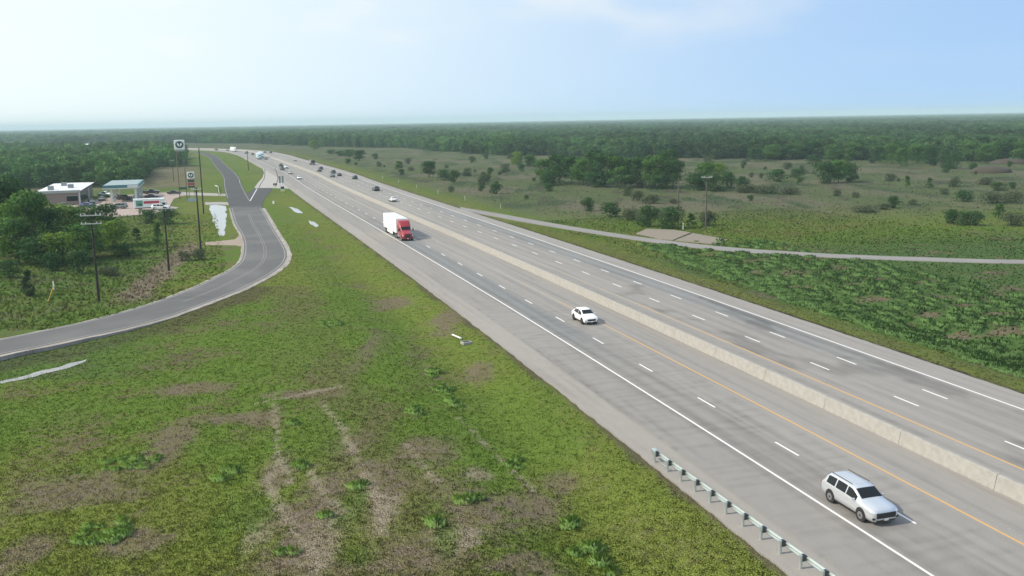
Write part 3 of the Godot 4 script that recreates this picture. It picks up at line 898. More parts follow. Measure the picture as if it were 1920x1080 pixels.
# ---------------------------------------------------------------- vehicles: nose towards -z
# stations: z, bottom, belt, top, half width low, at the belt, at the top
const SUV := {"L": 5.2, "r": 0.385, "axles": [-1.53, 1.48], "glass": [[-0.98, -0.02], [0.08, 1.02], [1.14, 1.98]], "screen": [-1.30, -0.52], "rear": [2.14, 2.44], "st": [[-2.60, 0.42, 0.74, 0.80, 0.62, 0.66, 0.50], [-2.54, 0.30, 0.88, 0.97, 0.82, 0.84, 0.66], [-2.36, 0.26, 0.98, 1.07, 0.94, 0.92, 0.74], [-2.0, 0.25, 1.02, 1.13, 0.98, 0.95, 0.78], [-1.45, 0.25, 1.05, 1.18, 0.99, 0.96, 0.78], [-1.30, 0.25, 1.06, 1.21, 0.99, 0.96, 0.77], [-0.52, 0.25, 1.09, 1.68, 0.99, 0.96, 0.69], [-0.2, 0.25, 1.10, 1.73, 0.99, 0.96, 0.68], [0.6, 0.25, 1.11, 1.77, 0.99, 0.96, 0.68], [1.5, 0.25, 1.13, 1.75, 0.99, 0.96, 0.67], [2.14, 0.26, 1.15, 1.70, 0.98, 0.95, 0.64], [2.44, 0.32, 1.12, 1.22, 0.95, 0.92, 0.70], [2.56, 0.36, 0.98, 1.04, 0.88, 0.88, 0.70], [2.60, 0.45, 0.85, 0.90, 0.80, 0.80, 0.60]]}
const CROSSOVER := {"L": 4.55, "r": 0.37, "axles": [-1.36, 1.30], "glass": [[-0.90, -0.02], [0.06, 0.92], [0.98, 1.34]], "screen": [-1.20, -0.38], "rear": [1.55, 2.10], "st": [[-2.27, 0.40, 0.66, 0.72, 0.60, 0.62, 0.46], [-2.20, 0.28, 0.78, 0.86, 0.80, 0.80, 0.62], [-2.0, 0.24, 0.88, 0.96, 0.90, 0.87, 0.70], [-1.6, 0.23, 0.93, 1.03, 0.92, 0.90, 0.74], [-1.20, 0.23, 0.97, 1.10, 0.93, 0.90, 0.74], [-0.38, 0.23, 1.00, 1.55, 0.93, 0.90, 0.62], [0.0, 0.23, 1.02, 1.62, 0.93, 0.90, 0.61], [0.8, 0.23, 1.05, 1.62, 0.93, 0.90, 0.60], [1.55, 0.24, 1.10, 1.48, 0.92, 0.89, 0.56], [2.10, 0.30, 1.08, 1.15, 0.88, 0.84, 0.62], [2.24, 0.36, 0.9, 0.98, 0.80, 0.79, 0.6], [2.28, 0.45, 0.8, 0.85, 0.72, 0.72, 0.5]]}
const SEDAN := {"L": 4.8, "r": 0.34, "axles": [-1.42, 1.38], "glass": [[-0.70, 0.08], [0.16, 0.98]], "screen": [-1.05, -0.22], "rear": [0.95, 1.60], "st": [[-2.40, 0.38, 0.58, 0.62, 0.60, 0.60, 0.46], [-2.30, 0.26, 0.68, 0.74, 0.82, 0.80, 0.64], [-2.0, 0.22, 0.76, 0.84, 0.89, 0.86, 0.72], [-1.05, 0.20, 0.86, 0.96, 0.91, 0.88, 0.74], [-0.22, 0.20, 0.88, 1.38, 0.91, 0.88, 0.60], [0.3, 0.20, 0.90, 1.45, 0.91, 0.88, 0.59], [0.95, 0.20, 0.92, 1.36, 0.91, 0.88, 0.57], [1.60, 0.21, 0.94, 1.03, 0.90, 0.87, 0.70], [2.20, 0.26, 0.92, 0.99, 0.86, 0.84, 0.68], [2.36, 0.34, 0.8, 0.86, 0.78, 0.77, 0.6], [2.40, 0.42, 0.7, 0.74, 0.7, 0.7, 0.5]]}
const PICKUP := {"L": 5.8, "r": 0.41, "axles": [-1.85, 1.75], "glass": [[-0.90, -0.12], [-0.04, 0.72]], "screen": [-1.30, -0.62], "rear": [0.86, 0.98], "st": [[-2.90, 0.45, 0.80, 0.86, 0.70, 0.72, 0.60], [-2.84, 0.36, 1.0, 1.08, 0.92, 0.90, 0.76], [-2.5, 0.34, 1.08, 1.16, 0.99, 0.96, 0.80], [-1.30, 0.34, 1.13, 1.24, 1.0, 0.97, 0.80], [-0.62, 0.34, 1.16, 1.80, 1.0, 0.97, 0.68], [0.1, 0.34, 1.18, 1.90, 1.0, 0.97, 0.68], [0.86, 0.34, 1.18, 1.84, 1.0, 0.97, 0.66], [0.98, 0.34, 1.18, 1.24, 1.0, 0.97, 0.90], [2.80, 0.36, 1.18, 1.24, 0.98, 0.95, 0.90], [2.90, 0.42, 1.1, 1.16, 0.95, 0.92, 0.86]]}

var rounded := {}
func stations(spec: Dictionary) -> Array:             # the stations with their corners cut twice
	if rounded.has(spec.st): return rounded[spec.st]
	var st: Array = spec.st
	for pass_ in 2:
		var out := [st[0]]
		for i in range(st.size() - 1):
			for f in [0.25, 0.75]:
				var a := []
				for j in 7: a.append(lerpf(st[i][j], st[i + 1][j], f))
				out.append(a)
		out.append(st[-1])
		st = out
	rounded[spec.st] = st
	return st

func section(spec: Dictionary, z: float) -> Array:
	var st := stations(spec)
	for i in range(st.size() - 1):
		if z <= st[i + 1][0]:
			var k := clampf((z - st[i][0]) / (st[i + 1][0] - st[i][0]), 0.0, 1.0)
			var out := []
			for j in 7: out.append(lerpf(st[i][j], st[i + 1][j], k))
			return out
	return st[-1]

func side_point(a: Array, f: float, out := 0.0) -> Vector3:      # from the belt (0) to the edge of the roof (1), right side
	return Vector3(lerpf(a[5], a[6] + 0.03, f) + out, lerpf(a[2], a[3] - 0.07, f) + out * 0.5, a[0])

func shell(spec: Dictionary) -> ArrayMesh:
	var rings := []
	for a in stations(spec):
		var z: float = a[0]
		var half := [Vector3(a[4] * 0.86, a[1], z), Vector3(a[4], a[1] + 0.16, z), Vector3(a[4] + 0.012, lerpf(a[1] + 0.16, a[2], 0.5), z), Vector3(lerpf(a[4], a[5], 0.5) + 0.008, lerpf(a[1] + 0.16, a[2], 0.82), z), Vector3(a[5], a[2], z), Vector3(a[6] + 0.03, a[3] - 0.07, z), Vector3(a[6] - 0.07, a[3], z), Vector3(a[6] * 0.45, a[3] + 0.018, z)]
		var ring := []
		for v in half: ring.append(v)
		for k in range(half.size() - 1, -1, -1): ring.append(Vector3(-half[k].x, half[k].y, half[k].z))
		rings.append(ring)
	var st := ST(true)
	loft(st, rings, true)
	return fin(st, true)

func wheel(parent: Node3D, x: float, z: float, r: float, w: float, rim: Material) -> void:
	var sx := signf(x)
	var o := obj("wheel", tubem(Vector3(x - sx * w, r, z), Vector3(x, r, z), r, r, 20), M.rubber, parent)
	obj("rim", tubem(Vector3(x - sx * 0.05, r, z), Vector3(x + sx * 0.012, r, z), r * 0.62, r * 0.60, 14), rim, o)
	obj("hub", tubem(Vector3(x, r, z), Vector3(x + sx * 0.02, r, z), r * 0.2, r * 0.2, 8), M.trim, o)

var shells := {}
func car(spec_name: String, pm: Material, s: float, t: float, south: bool, called: String, label: String, category: String, group := "", fine := false, turn := 0.0, rim: Material = null, y := RY) -> Node3D:
	var spec: Dictionary = {"suv": SUV, "crossover": CROSSOVER, "sedan": SEDAN, "pickup": PICKUP}[spec_name]
	var c := thing(called, label, category, R(s, t, y), heading(s) + (PI if south else 0.0) + turn, group)
	if not shells.has(spec_name): shells[spec_name] = shell(spec)
	obj("body", shells[spec_name], pm, c)
	var f: float = spec.st[0][0]
	var b: float = spec.st[-1][0]
	# panes a finger proud of the shell
	for sx in [-1.0, 1.0]:
		for g in spec.glass:
			var st := ST()
			var za: float = g[0]
			var zb: float = g[1]
			for k in 4:
				var p0 := section(spec, lerpf(za, zb, k / 4.0))
				var p1 := section(spec, lerpf(za, zb, (k + 1) / 4.0))
				var v := [side_point(p0, 0.06, 0.012), side_point(p1, 0.06, 0.012), side_point(p1, 0.90, 0.012), side_point(p0, 0.90, 0.012)]
				for i in 4: v[i].x *= sx
				quad(st, v[0], v[1], v[2], v[3])
			obj("side_window", fin(st), M.glass, c)
	for g in [["windshield", spec.screen], ["rear_window", spec.rear]]:
		var st := ST()
		var za: float = g[1][0]
		var zb: float = g[1][1]
		var lo := 0.07 if g[0] == "windshield" else 0.06
		for k in 4:
			var p := []
			for q in [k, k + 1]:
				var a := section(spec, lerpf(lerpf(za, zb, lo), lerpf(za, zb, 1.0 - lo), q / 4.0))
				for sx in [-1.0, -0.4, 0.4, 1.0]: p.append(Vector3(sx * (a[6] - 0.05), a[3] + (0.025 if absf(sx) < 0.9 else 0.012) + 0.006, a[0]))
			for j in 3: quad(st, p[j], p[j + 4], p[j + 5], p[j + 1])
		obj(g[0], fin(st), M.glass, c)
	for z in spec.axles:
		var w: float = section(spec, z)[4]
		for sx in [-1.0, 1.0]:
			obj("wheel_arch", tubem(Vector3(sx * (w - 0.12), spec.r + 0.03, z), Vector3(sx * (w + 0.016), spec.r + 0.03, z), spec.r + 0.075, spec.r + 0.07, 20), M.trim, c)
			wheel(c, sx * (w + 0.03), z, spec.r, 0.25, rim if rim else M.rim)
	var fa: Array = section(spec, f + 0.12)
	var ba: Array = section(spec, b - 0.1)
	for sx in [-1.0, 1.0]:
		obj("headlight", boxm(Vector3(sx * fa[4] * 0.80, fa[2] - 0.06, f + 0.13), Vector3(0.30, 0.10, 0.14), 0.02), M.lens, c)
		obj("tail_light", boxm(Vector3(sx * ba[4] * 0.86, ba[2] - 0.05, b - 0.09), Vector3(0.26, 0.16, 0.12), 0.02), M.tail, c)
		var ma := section(spec, spec.screen[0] + 0.42)
		obj("mirror", boxm(Vector3(sx * (ma[5] + 0.10), ma[2] + 0.08, ma[0]), Vector3(0.22, 0.15, 0.10), 0.03), pm if fine else M.trim, c)
		obj("sill", boxm(Vector3(sx * (fa[4] + 0.065 if spec_name != "sedan" else fa[4] + 0.04), 0.33, 0.0), Vector3(0.10, 0.14, spec.axles[1] - spec.axles[0] - 0.85), 0.02), M.trim, c)
	obj("grille", boxm(Vector3(0, lerpf(fa[1], fa[2], 0.62), f + 0.035), Vector3(1.05, 0.24, 0.12) if spec_name != "suv" else Vector3(1.34, 0.34, 0.13), 0.03), M.trim, c)
	obj("bumper_trim", boxm(Vector3(0, fa[1] + 0.08, f + 0.06), Vector3(1.3, 0.12, 0.14), 0.03), M.trim, c)
	obj("licence_plate", boxm(Vector3(0, fa[1] + 0.15, f - 0.03), Vector3(0.31, 0.15, 0.02)), M.plate, c)
	obj("rear_bumper", boxm(Vector3(0, ba[1] + 0.14, b - 0.02), Vector3(1.4, 0.20, 0.12), 0.03), M.trim, c)
	if spec_name == "pickup":
		obj("bed", boxm(Vector3(0, 1.235, 1.9), Vector3(1.62, 0.03, 1.7)), M.trim, c)
	return c

const RIG := {"st": [[-3.70, 0.50, 1.05, 1.15, 0.80, 0.80, 0.62], [-3.62, 0.42, 1.32, 1.46, 1.02, 0.94, 0.76], [-3.3, 0.40, 1.50, 1.66, 1.12, 1.0, 0.82], [-2.40, 0.40, 1.66, 1.92, 1.16, 1.06, 0.90], [-2.15, 0.42, 1.72, 2.00, 1.16, 1.10, 0.94], [-1.55, 0.42, 1.85, 2.78, 1.18, 1.18, 1.02], [-1.3, 0.42, 1.9, 3.02, 1.20, 1.20, 1.08], [-0.55, 0.42, 2.0, 3.72, 1.22, 1.22, 1.12], [-0.1, 0.42, 2.0, 3.93, 1.22, 1.22, 1.15], [0.95, 0.42, 2.0, 3.98, 1.22, 1.22, 1.16]]}
func semi(pm: Material, box_mat: Material, s: float, t: float, south: bool, label: String, group := "") -> Node3D:
	var c := thing("semi_truck", label, "truck", R(s, t, RY), heading(s) + (PI if south else 0.0), group)
	if not shells.has("rig"): shells["rig"] = shell(RIG)
	obj("cab", shells["rig"], pm, c)
	var st := ST()
	for k in 4:
		var p := []
		for q in [k, k + 1]:
			var a := section(RIG, lerpf(-2.10, -1.58, q / 4.0))
			for sx in [-1.0, -0.35, 0.35, 1.0]: p.append(Vector3(sx * (a[6] - 0.05), a[3] + 0.03, a[0] - 0.012))
		for j in 3: quad(st, p[j], p[j + 4], p[j + 5], p[j + 1])
	obj("windshield", fin(st), M.glass, c)
	for sx in [-1.0, 1.0]:
		var sw := ST()
		var v := [Vector3(sx * 1.135, 1.80, -1.98), Vector3(sx * 1.205, 1.86, -1.25), Vector3(sx * 1.20, 2.50, -1.25), Vector3(sx * 1.12, 2.50, -1.62)]
		quad(sw, v[0], v[1], v[2], v[3])
		obj("side_window", fin(sw), M.glass, c)
		obj("headlight", boxm(Vector3(sx * 0.90, 1.08, -3.56), Vector3(0.30, 0.24, 0.20), 0.04), M.lens, c)
		obj("turn_signal", boxm(Vector3(sx * 1.05, 0.88, -3.44), Vector3(0.16, 0.10, 0.18), 0.02), M.amber, c)
		var m := obj("mirror", boxm(Vector3(sx * 1.50, 2.15, -2.05), Vector3(0.26, 0.55, 0.14), 0.04), M.trim, c)
		obj("bracket", tubem(Vector3(sx * 1.14, 2.0, -1.95), Vector3(sx * 1.46, 2.1, -2.05), 0.025, 0.025, 6), M.trim, m)
		obj("fuel_tank", tubem(Vector3(sx * 0.95, 0.72, -0.9), Vector3(sx * 0.95, 0.72, 0.9), 0.33, 0.33, 16), M.chrome, c)
		obj("step", boxm(Vector3(sx * 1.18, 0.55, -1.4), Vector3(0.12, 0.08, 0.7), 0.01), M.trim, c)
		for z in [-2.75]: wheel(c, sx * 1.20, z, 0.52, 0.3, M.chrome)
		for z in [2.15, 3.45]: wheel(c, sx * 1.22, z, 0.52, 0.6, M.rim)
		obj("wheel_arch", tubem(Vector3(sx * 1.0, 0.56, -2.75), Vector3(sx * 1.165, 0.56, -2.75), 0.62, 0.62, 20), M.trim, c)
		obj("mud_flap", boxm(Vector3(sx * 0.92, 0.6, 4.15), Vector3(0.6, 0.75, 0.03)), M.trim, c)
	obj("grille", boxm(Vector3(0, 1.02, -3.67), Vector3(1.08, 0.78, 0.14), 0.05), M.trim, c)
	obj("bumper", boxm(Vector3(0, 0.55, -3.62), Vector3(2.0, 0.30, 0.22), 0.05), pm, c)
	obj("licence_plate", boxm(Vector3(0, 0.55, -3.75), Vector3(0.31, 0.15, 0.02)), M.plate, c)
	obj("chassis", boxm(Vector3(0, 0.95, 2.3), Vector3(0.9, 0.25, 4.0)), M.trim, c)
	obj("trailer_box", boxm(Vector3(0, 2.64, 9.0), Vector3(2.6, 2.92, 14.6), 0.03), box_mat, c)
	obj("trailer_roof", boxm(Vector3(0, 4.115, 9.0), Vector3(2.5, 0.03, 14.5)), M.roof_white, c)
	obj("bottom_rail", boxm(Vector3(0, 1.13, 9.0), Vector3(2.63, 0.12, 14.64), 0.01), M.galv, c)
	for sx in [-1.0, 1.0]:
		obj("side_skirt", boxm(Vector3(sx * 1.27, 0.78, 9.0), Vector3(0.04, 0.60, 6.2)), box_mat, c)
		obj("landing_gear", boxm(Vector3(sx * 0.8, 0.75, 5.2), Vector3(0.12, 0.8, 0.12)), M.dark_steel, c)
		for z in [13.1, 14.4]: wheel(c, sx * 1.24, z, 0.52, 0.6, M.rim)
		obj("tail_light", boxm(Vector3(sx * 1.1, 1.0, 16.3), Vector3(0.2, 0.12, 0.06)), M.tail, c)
	obj("axle_frame", boxm(Vector3(0, 0.85, 13.7), Vector3(1.0, 0.3, 3.0)), M.dark_steel, c)
	return c

func dump_truck(s: float, t: float, label: String) -> void:
	var c := thing("dump_truck", label, "truck", R(s, t, RY), heading(s))
	obj("cab", boxm(Vector3(0, 1.75, -3.0), Vector3(2.3, 2.2, 1.8), 0.15), paint(0.30, 0.30, 0.30), c)
	obj("hood", boxm(Vector3(0, 1.3, -4.4), Vector3(1.9, 1.2, 1.2), 0.15), paint(0.30, 0.30, 0.30), c)
	obj("windshield", boxm(Vector3(0, 2.3, -3.92), Vector3(2.0, 0.7, 0.06)), M.glass, c)
	obj("bed", boxm(Vector3(0, 2.0, 0.9), Vector3(2.5, 1.7, 5.4), 0.06), paint(0.26, 0.25, 0.24), c)
	obj("load", boxm(Vector3(0, 2.95, 0.4), Vector3(2.1, 0.35, 4.0), 0.15), M.brown, c)
	obj("tailgate", boxm(Vector3(0, 2.0, 3.66), Vector3(2.2, 1.4, 0.10), 0.02), M.trim, c)
	obj("chassis", boxm(Vector3(0, 0.95, -0.5), Vector3(1.0, 0.3, 8.0)), M.dark_steel, c)
	obj("bumper", boxm(Vector3(0, 0.75, 3.7), Vector3(2.4, 0.25, 0.15), 0.02), M.galv, c)
	for sx in [-1.0, 1.0]:
		for z in [-4.0, 1.5, 2.8]: wheel(c, sx * 1.2, z, 0.52, 0.5, M.rim)
		obj("tail_light", boxm(Vector3(sx * 1.0, 1.05, 3.72), Vector3(0.22, 0.14, 0.06)), M.tail, c)

func traffic() -> void:
	var white := paint(0.82, 0.84, 0.85)
	var silver := paint(0.62, 0.655, 0.69, 0.55)
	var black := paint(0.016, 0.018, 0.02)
	var dark := paint(0.045, 0.05, 0.055)
	var green := paint(0.03, 0.065, 0.055)
	var blue := paint(0.06, 0.10, 0.20)
	var tan := paint(0.50, 0.47, 0.40)
	var grey := paint(0.22, 0.24, 0.25)
	var v := car("suv", silver, 47.1, 35.33, true, "parked_car", "", "", "", true)
	v.name = "sport_utility_vehicle"
	tag(v, "silver white sport utility vehicle with roof rails driving past the guardrail", "car")
	for sx in [-1.0, 1.0]:
		obj("roof_rail", tubem(Vector3(sx * 0.63, 1.80, -0.15), Vector3(sx * 0.60, 1.80, 1.95), 0.022, 0.022, 8), M.trim, v)
		for z in [-0.35, 0.62, 1.5]:
			if z < 1.0: obj("door_handle", boxm(Vector3(sx * 0.995, 0.98, z + 0.25), Vector3(0.03, 0.035, 0.2), 0.008), silver, v)
		obj("fog_light", boxm(Vector3(sx * 0.80, 0.50, -2.52), Vector3(0.20, 0.12, 0.12), 0.03), M.trim, v)
	for k in 5: obj("roof_rib", boxm(Vector3((k - 2) * 0.2, 1.792, 0.7), Vector3(0.03, 0.012, 1.9)), silver, v)
	obj("emblem", boxm(Vector3(0, 0.80, -2.60), Vector3(0.20, 0.05, 0.03), 0.01), M.chrome, v)
	var w := car("crossover", white, 104.4, 39.55, true, "compact_crossover", "white compact crossover with black wheels beside the yellow line", "car", "", true, 0.0, M.black_rim)
	for sx in [-1.0, 1.0]: obj("air_intake", boxm(Vector3(sx * 0.72, 0.50, -2.17), Vector3(0.14, 0.26, 0.12), 0.03), M.trim, w)
	semi(paint(0.29, 0.007, 0.017), mat(0.86, 0.90, 0.90, 0.35), 193.9, 35.35, true, "red semi truck hauling a long white box trailer")
	car("sedan", white, 427, 35.2, true, "sedan", "white sedan following far behind the red semi truck", "car")
	car("sedan", tan, 476, 35.2, true, "sedan", "pale sedan in the outer southbound lane behind a white sedan", "car")
	car("suv", white, 536, 38.9, true, "sport_utility_vehicle", "white sport utility vehicle in the inner southbound lane near the ramp", "car")
	car("pickup", green, 517, 34.9, true, "pickup_truck", "dark green pickup truck passing the top of the slip ramp", "truck")
	car("suv", black, 563, 38.8, true, "sport_utility_vehicle", "black sport utility vehicle in the inner southbound lane near the ramp", "car")
	semi(paint(0.30, 0.46, 0.55), mat(0.52, 0.62, 0.68, 0.4), 690, 36.0, true, "pale blue semi truck coming down the distant highway")
	semi(paint(0.45, 0.55, 0.60), mat(0.60, 0.70, 0.74, 0.4), 722, 39.6, true, "grey semi truck overtaking the pale blue semi truck")
	semi(paint(0.75, 0.78, 0.8), mat(0.75, 0.78, 0.8, 0.4), 905, 36.5, true, "small white semi truck where the highway bends out of sight")
	for q in [[680, 43.2, "sedan", dark], [797, 39.0, "suv", dark], [832, 37.0, "sedan", black], [850, 40.0, "suv", dark], [946, 39.0, "sedan", dark], [972, 36.0, "suv", black]]:
		car(q[2], q[3], q[0], minf(q[1], 39.6), true, "distant_car", "small dark car coming round the distant bend of the highway", "car", "far southbound traffic")
	for q in [[831, 57.4, "suv", dark], [846, 54.4, "sedan", black]]:
		car(q[2], q[3], q[0], q[1], false, "distant_car", "small dark car driving away towards the distant bend", "car", "far northbound traffic")
	car("sedan", white, 288.2, 51.3, false, "sedan", "white sedan driving away beside the median barrier", "car")
	car("suv", dark, 337, 54.6, false, "sport_utility_vehicle", "dark grey sport utility vehicle driving away in the middle lane ahead of white sedan", "car")
	car("suv", green, 413, 57.9, false, "sport_utility_vehicle", "dark green sport utility vehicle driving away in the outer lane", "car")
	car("pickup", grey, 435, 50.6, false, "pickup_truck", "grey pickup truck driving away beside the black sedan", "truck")
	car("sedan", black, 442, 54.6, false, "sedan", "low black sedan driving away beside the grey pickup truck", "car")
	car("suv", black, 467, 54.9, false, "sport_utility_vehicle", "black sport utility vehicle driving away ahead of the black sedan", "car")
	car("sedan", green, 488, 50.8, false, "sedan", "dark green sedan driving away in the inner northbound lane", "car")
	car("suv", dark, 509, 54.2, false, "sport_utility_vehicle", "charcoal sport utility vehicle driving away behind the dump truck", "car")
	dump_truck(572, 58.0, "grey dump truck with a dark tailgate climbing the outer lane")
	car("sedan", tan, 638, 54.8, false, "sedan", "tan sedan driving away farther off than the dump truck", "car")

# ---------------------------------------------------------------- filling station
func block(called: String, s0: float, s1: float, t0: float, t1: float, y0: float, y1: float, m: Material, parent: Node) -> MeshInstance3D:
	var st := ST()
	var a := [R(s0, t0, y0), R(s0, t1, y0), R(s1, t1, y0), R(s1, t0, y0)]
	var b := [R(s0, t0, y1), R(s0, t1, y1), R(s1, t1, y1), R(s1, t0, y1)]
	loft(st, [a, b], true)
	return obj(called, fin(st), m, parent)

func station() -> void:
	var b := thing("store_building", "low tan store with a white metal roof beside the filling station canopy", "building")
	block("wall", 328, 366, -54.2, -41.8, -0.3, 3.9, M.wall_tan, b)
	block("fascia", 327.6, 329.0, -54.6, -41.4, 3.9, 4.7, M.roof_grey, b)
	var st := ST()
	quad(st, R(329, -54.5, 4.45), R(367, -54.5, 4.9), R(367, -48, 5.0), R(329, -48, 4.6))
	quad(st, R(329, -48, 4.6), R(367, -48, 5.0), R(367, -41.2, 4.9), R(329, -41.2, 4.45))
	quad(st, R(329, -54.5, 4.4), R(329, -48, 4.55), R(329, -41.2, 4.4), R(329, -48, 4.2))
	var rf := obj("roof", fin(st), M.roof_white, b)
	for q in [[334, -51.5], [341, -46.5], [352, -50]]: block("roof_unit", q[0], q[0] + 1.8, q[1], q[1] + 1.6, 4.6, 5.9, M.sign_grey, rf)
	var wd := block("window", 327.93, 328.2, -45.4, -42.2, 1.3, 2.9, M.glass, b)
	block("frame", 327.9, 328.1, -45.6, -42.0, 2.9, 3.05, M.roof_grey, wd)
	for k in 5:
		block("shop_window", 329.5 + k * 4.5, 333.2 + k * 4.5, -41.9, -41.72, 0.5, 2.9, M.glass, b)
	block("pilaster", 328.0, 329.4, -41.9, -41.6, -0.2, 3.9, M.canopy_white, b)
	block("pilaster", 352.0, 353.2, -41.9, -41.6, -0.2, 3.9, M.canopy_white, b)
	block("annex", 346, 366, -57.0, -54.3, -0.3, 3.4, mat(0.38, 0.44, 0.48, 0.6), b)
	block("door", 353.6, 354.8, -41.9, -41.7, 0.0, 2.2, M.trim, b)
	var c := thing("fuel_canopy", "flat teal and white fuel canopy on pale columns", "canopy")
	block("fascia", 331, 361, -35.0, -24.2, 4.7, 5.6, M.teal, c)
	block("lower_band", 330.95, 361.05, -35.05, -24.15, 4.45, 4.68, M.canopy_white, c)
	block("deck", 331.4, 360.6, -34.6, -24.6, 5.6, 5.66, M.deck, c)
	block("end_band", 330.92, 331.0, -27.5, -24.2, 4.75, 5.5, M.canopy_white, c)
	for q in [[332.5, -33.0], [332.5, -25.6], [346, -33.0], [346, -25.6], [359, -33.0], [359, -25.6]]:
		block("column", q[0], q[0] + 0.7, q[1], q[1] + 0.7, 0.0, 4.5, M.canopy_white, c)
	for q in [[336, -32.6], [342, -32.6], [336, -26.2], [342, -26.2], [352, -32.6], [352, -26.2]]:
		var p := thing("fuel_pump", "white fuel pump standing under the fuel canopy", "fuel pump", R(q[0], q[1], 0.06), heading(340), "fuel pumps")
		obj("cabinet", boxm(Vector3(0, 0.85, 0), Vector3(0.8, 1.7, 0.6), 0.05), M.canopy_white, p)
		obj("display", boxm(Vector3(0, 1.2, 0.31), Vector3(0.5, 0.4, 0.03)), M.sign_dark, p)
		obj("island", boxm(Vector3(0, 0.0, 0), Vector3(1.2, 0.2, 3.0), 0.03), M.concrete, p)
	var lot := 0.06
	var dark := paint(0.03, 0.032, 0.035)
	var w2 := paint(0.7, 0.74, 0.72)
	car("pickup", paint(0.55, 0.68, 0.64), 362, -37.4, true, "pickup_truck", "pale pickup truck parked by the store beyond the canopy column", "truck", "", false, 0.9, null, lot)
	car("sedan", paint(0.10, 0.09, 0.09), 342, -36.6, true, "sedan", "dark sedan parked left of the canopy's front column", "car", "", false, 0.0, null, lot)
	car("suv", paint(0.03, 0.03, 0.035), 341, -29.6, true, "sport_utility_vehicle", "black sport utility vehicle under the fuel canopy", "car", "", false, 0.9, null, lot)
	car("suv", paint(0.16, 0.20, 0.19), 305.5, -28.5, false, "sport_utility_vehicle", "grey green sport utility vehicle parked between the store and the box truck", "car", "", false, 1.35, null, lot)
	car("sedan", paint(0.07, 0.09, 0.22), 316.5, -38.3, true, "sedan", "dark blue sedan parked in front of the store corner", "car", "", false, 1.4, null, lot)
	car("sedan", paint(0.04, 0.08, 0.065), 331, -38.6, true, "sedan", "dark green sedan parked along the store's window side", "car", "", false, 0.2, null, lot)
	car("suv", paint(0.05, 0.055, 0.05), 315, -44.8, true, "sport_utility_vehicle", "dark sport utility vehicle parked before the tan store wall", "car", "", false, 0.2, null, lot)
	car("pickup", dark, 366, -22.3, true, "pickup_truck", "black pickup truck parked beyond the fuel canopy", "truck", "", false, 1.4, null, lot)
	car("sedan", dark, 360.5, -14.4, true, "sedan", "black sedan leaving the station lot by the driveway", "car", "", false, 1.5, null, lot)
	car("sedan", paint(0.05, 0.03, 0.08), 345, -21.0, true, "sedan", "dark sedan parked behind the box truck at the canopy edge", "car", "", false, 1.4, null, lot)
	car("suv", w2, 295.5, -16.2, true, "van", "white van parked beside the green and red box truck", "van", "", false, 1.4, null, lot)
	# rental box truck, side on
	var t := thing("box_truck", "white box truck with green print and a red stripe along its side", "truck", R(297.0, -19.4, lot), heading(297) - PI * 0.5 + 0.08)
	obj("cargo_box", boxm(Vector3(0, 2.05, 0.6), Vector3(2.4, 2.5, 7.2), 0.04), mat(0.74, 0.80, 0.78, 0.4), t)
	obj("cab", boxm(Vector3(0, 1.35, -3.9), Vector3(2.1, 1.7, 1.9), 0.2), w2, t)
	obj("attic", boxm(Vector3(0, 2.9, -3.7), Vector3(2.3, 0.8, 1.4), 0.15), mat(0.74, 0.80, 0.78, 0.4), t)
	obj("windshield", boxm(Vector3(0, 1.75, -4.84), Vector3(1.8, 0.6, 0.05)), M.glass, t)
	obj("chassis", boxm(Vector3(0, 0.62, -0.2), Vector3(1.0, 0.25, 8.4)), M.dark_steel, t)
	for sx in [-1.0, 1.0]:
		obj("red_stripe", boxm(Vector3(sx * 1.206, 2.25, -0.6), Vector3(0.012, 0.75, 4.3)), M.red, t)
		obj("green_print", boxm(Vector3(sx * 1.206, 2.0, 2.7), Vector3(0.012, 1.7, 1.9)), mat(0.10, 0.30, 0.20, 0.5), t)
		obj("print_mark", boxm(Vector3(sx * 1.216, 1.7, 2.5), Vector3(0.012, 0.5, 1.1)), M.sign_dark, t)
		for z in [-3.6, 2.6]: wheel(t, sx * 1.1, z, 0.42, 0.3, M.rim)
		obj("side_window", boxm(Vector3(sx * 1.04, 1.75, -3.9), Vector3(0.05, 0.5, 0.9)), M.glass, t)
	obj("rear_door", boxm(Vector3(0, 2.0, 4.23), Vector3(2.2, 2.3, 0.05)), M.sign_white, t)

func emblem(parent: Node3D, w: float, h: float, z: float, y: float) -> void:      # a dark oval with two pale leaves in a V
	var st := ST()
	var n := 28
	for k in n:
		var a := TAU * k / n
		var b := TAU * (k + 1) / n
		st.add_vertex(Vector3(0, y, z)); st.add_vertex(Vector3(cos(b) * w, y + sin(b) * h, z)); st.add_vertex(Vector3(cos(a) * w, y + sin(a) * h, z))
	var o := obj("emblem", fin(st), M.sign_dark, parent)
	for sx in [-1.0, 1.0]:
		var l := ST()
		var tip := Vector3(sx * w * 0.50, y + h * 0.62, z + 0.02)
		var foot := Vector3(sx * w * 0.05, y - h * 0.62, z + 0.02)
		var a := Vector3(sx * w * 0.62, y - h * 0.02, z + 0.02)
		var b := Vector3(sx * w * 0.14, y + h * 0.22, z + 0.02)
		quad(l, foot, a, tip, b)
		obj("leaf", fin(l), M.sign_white, o)

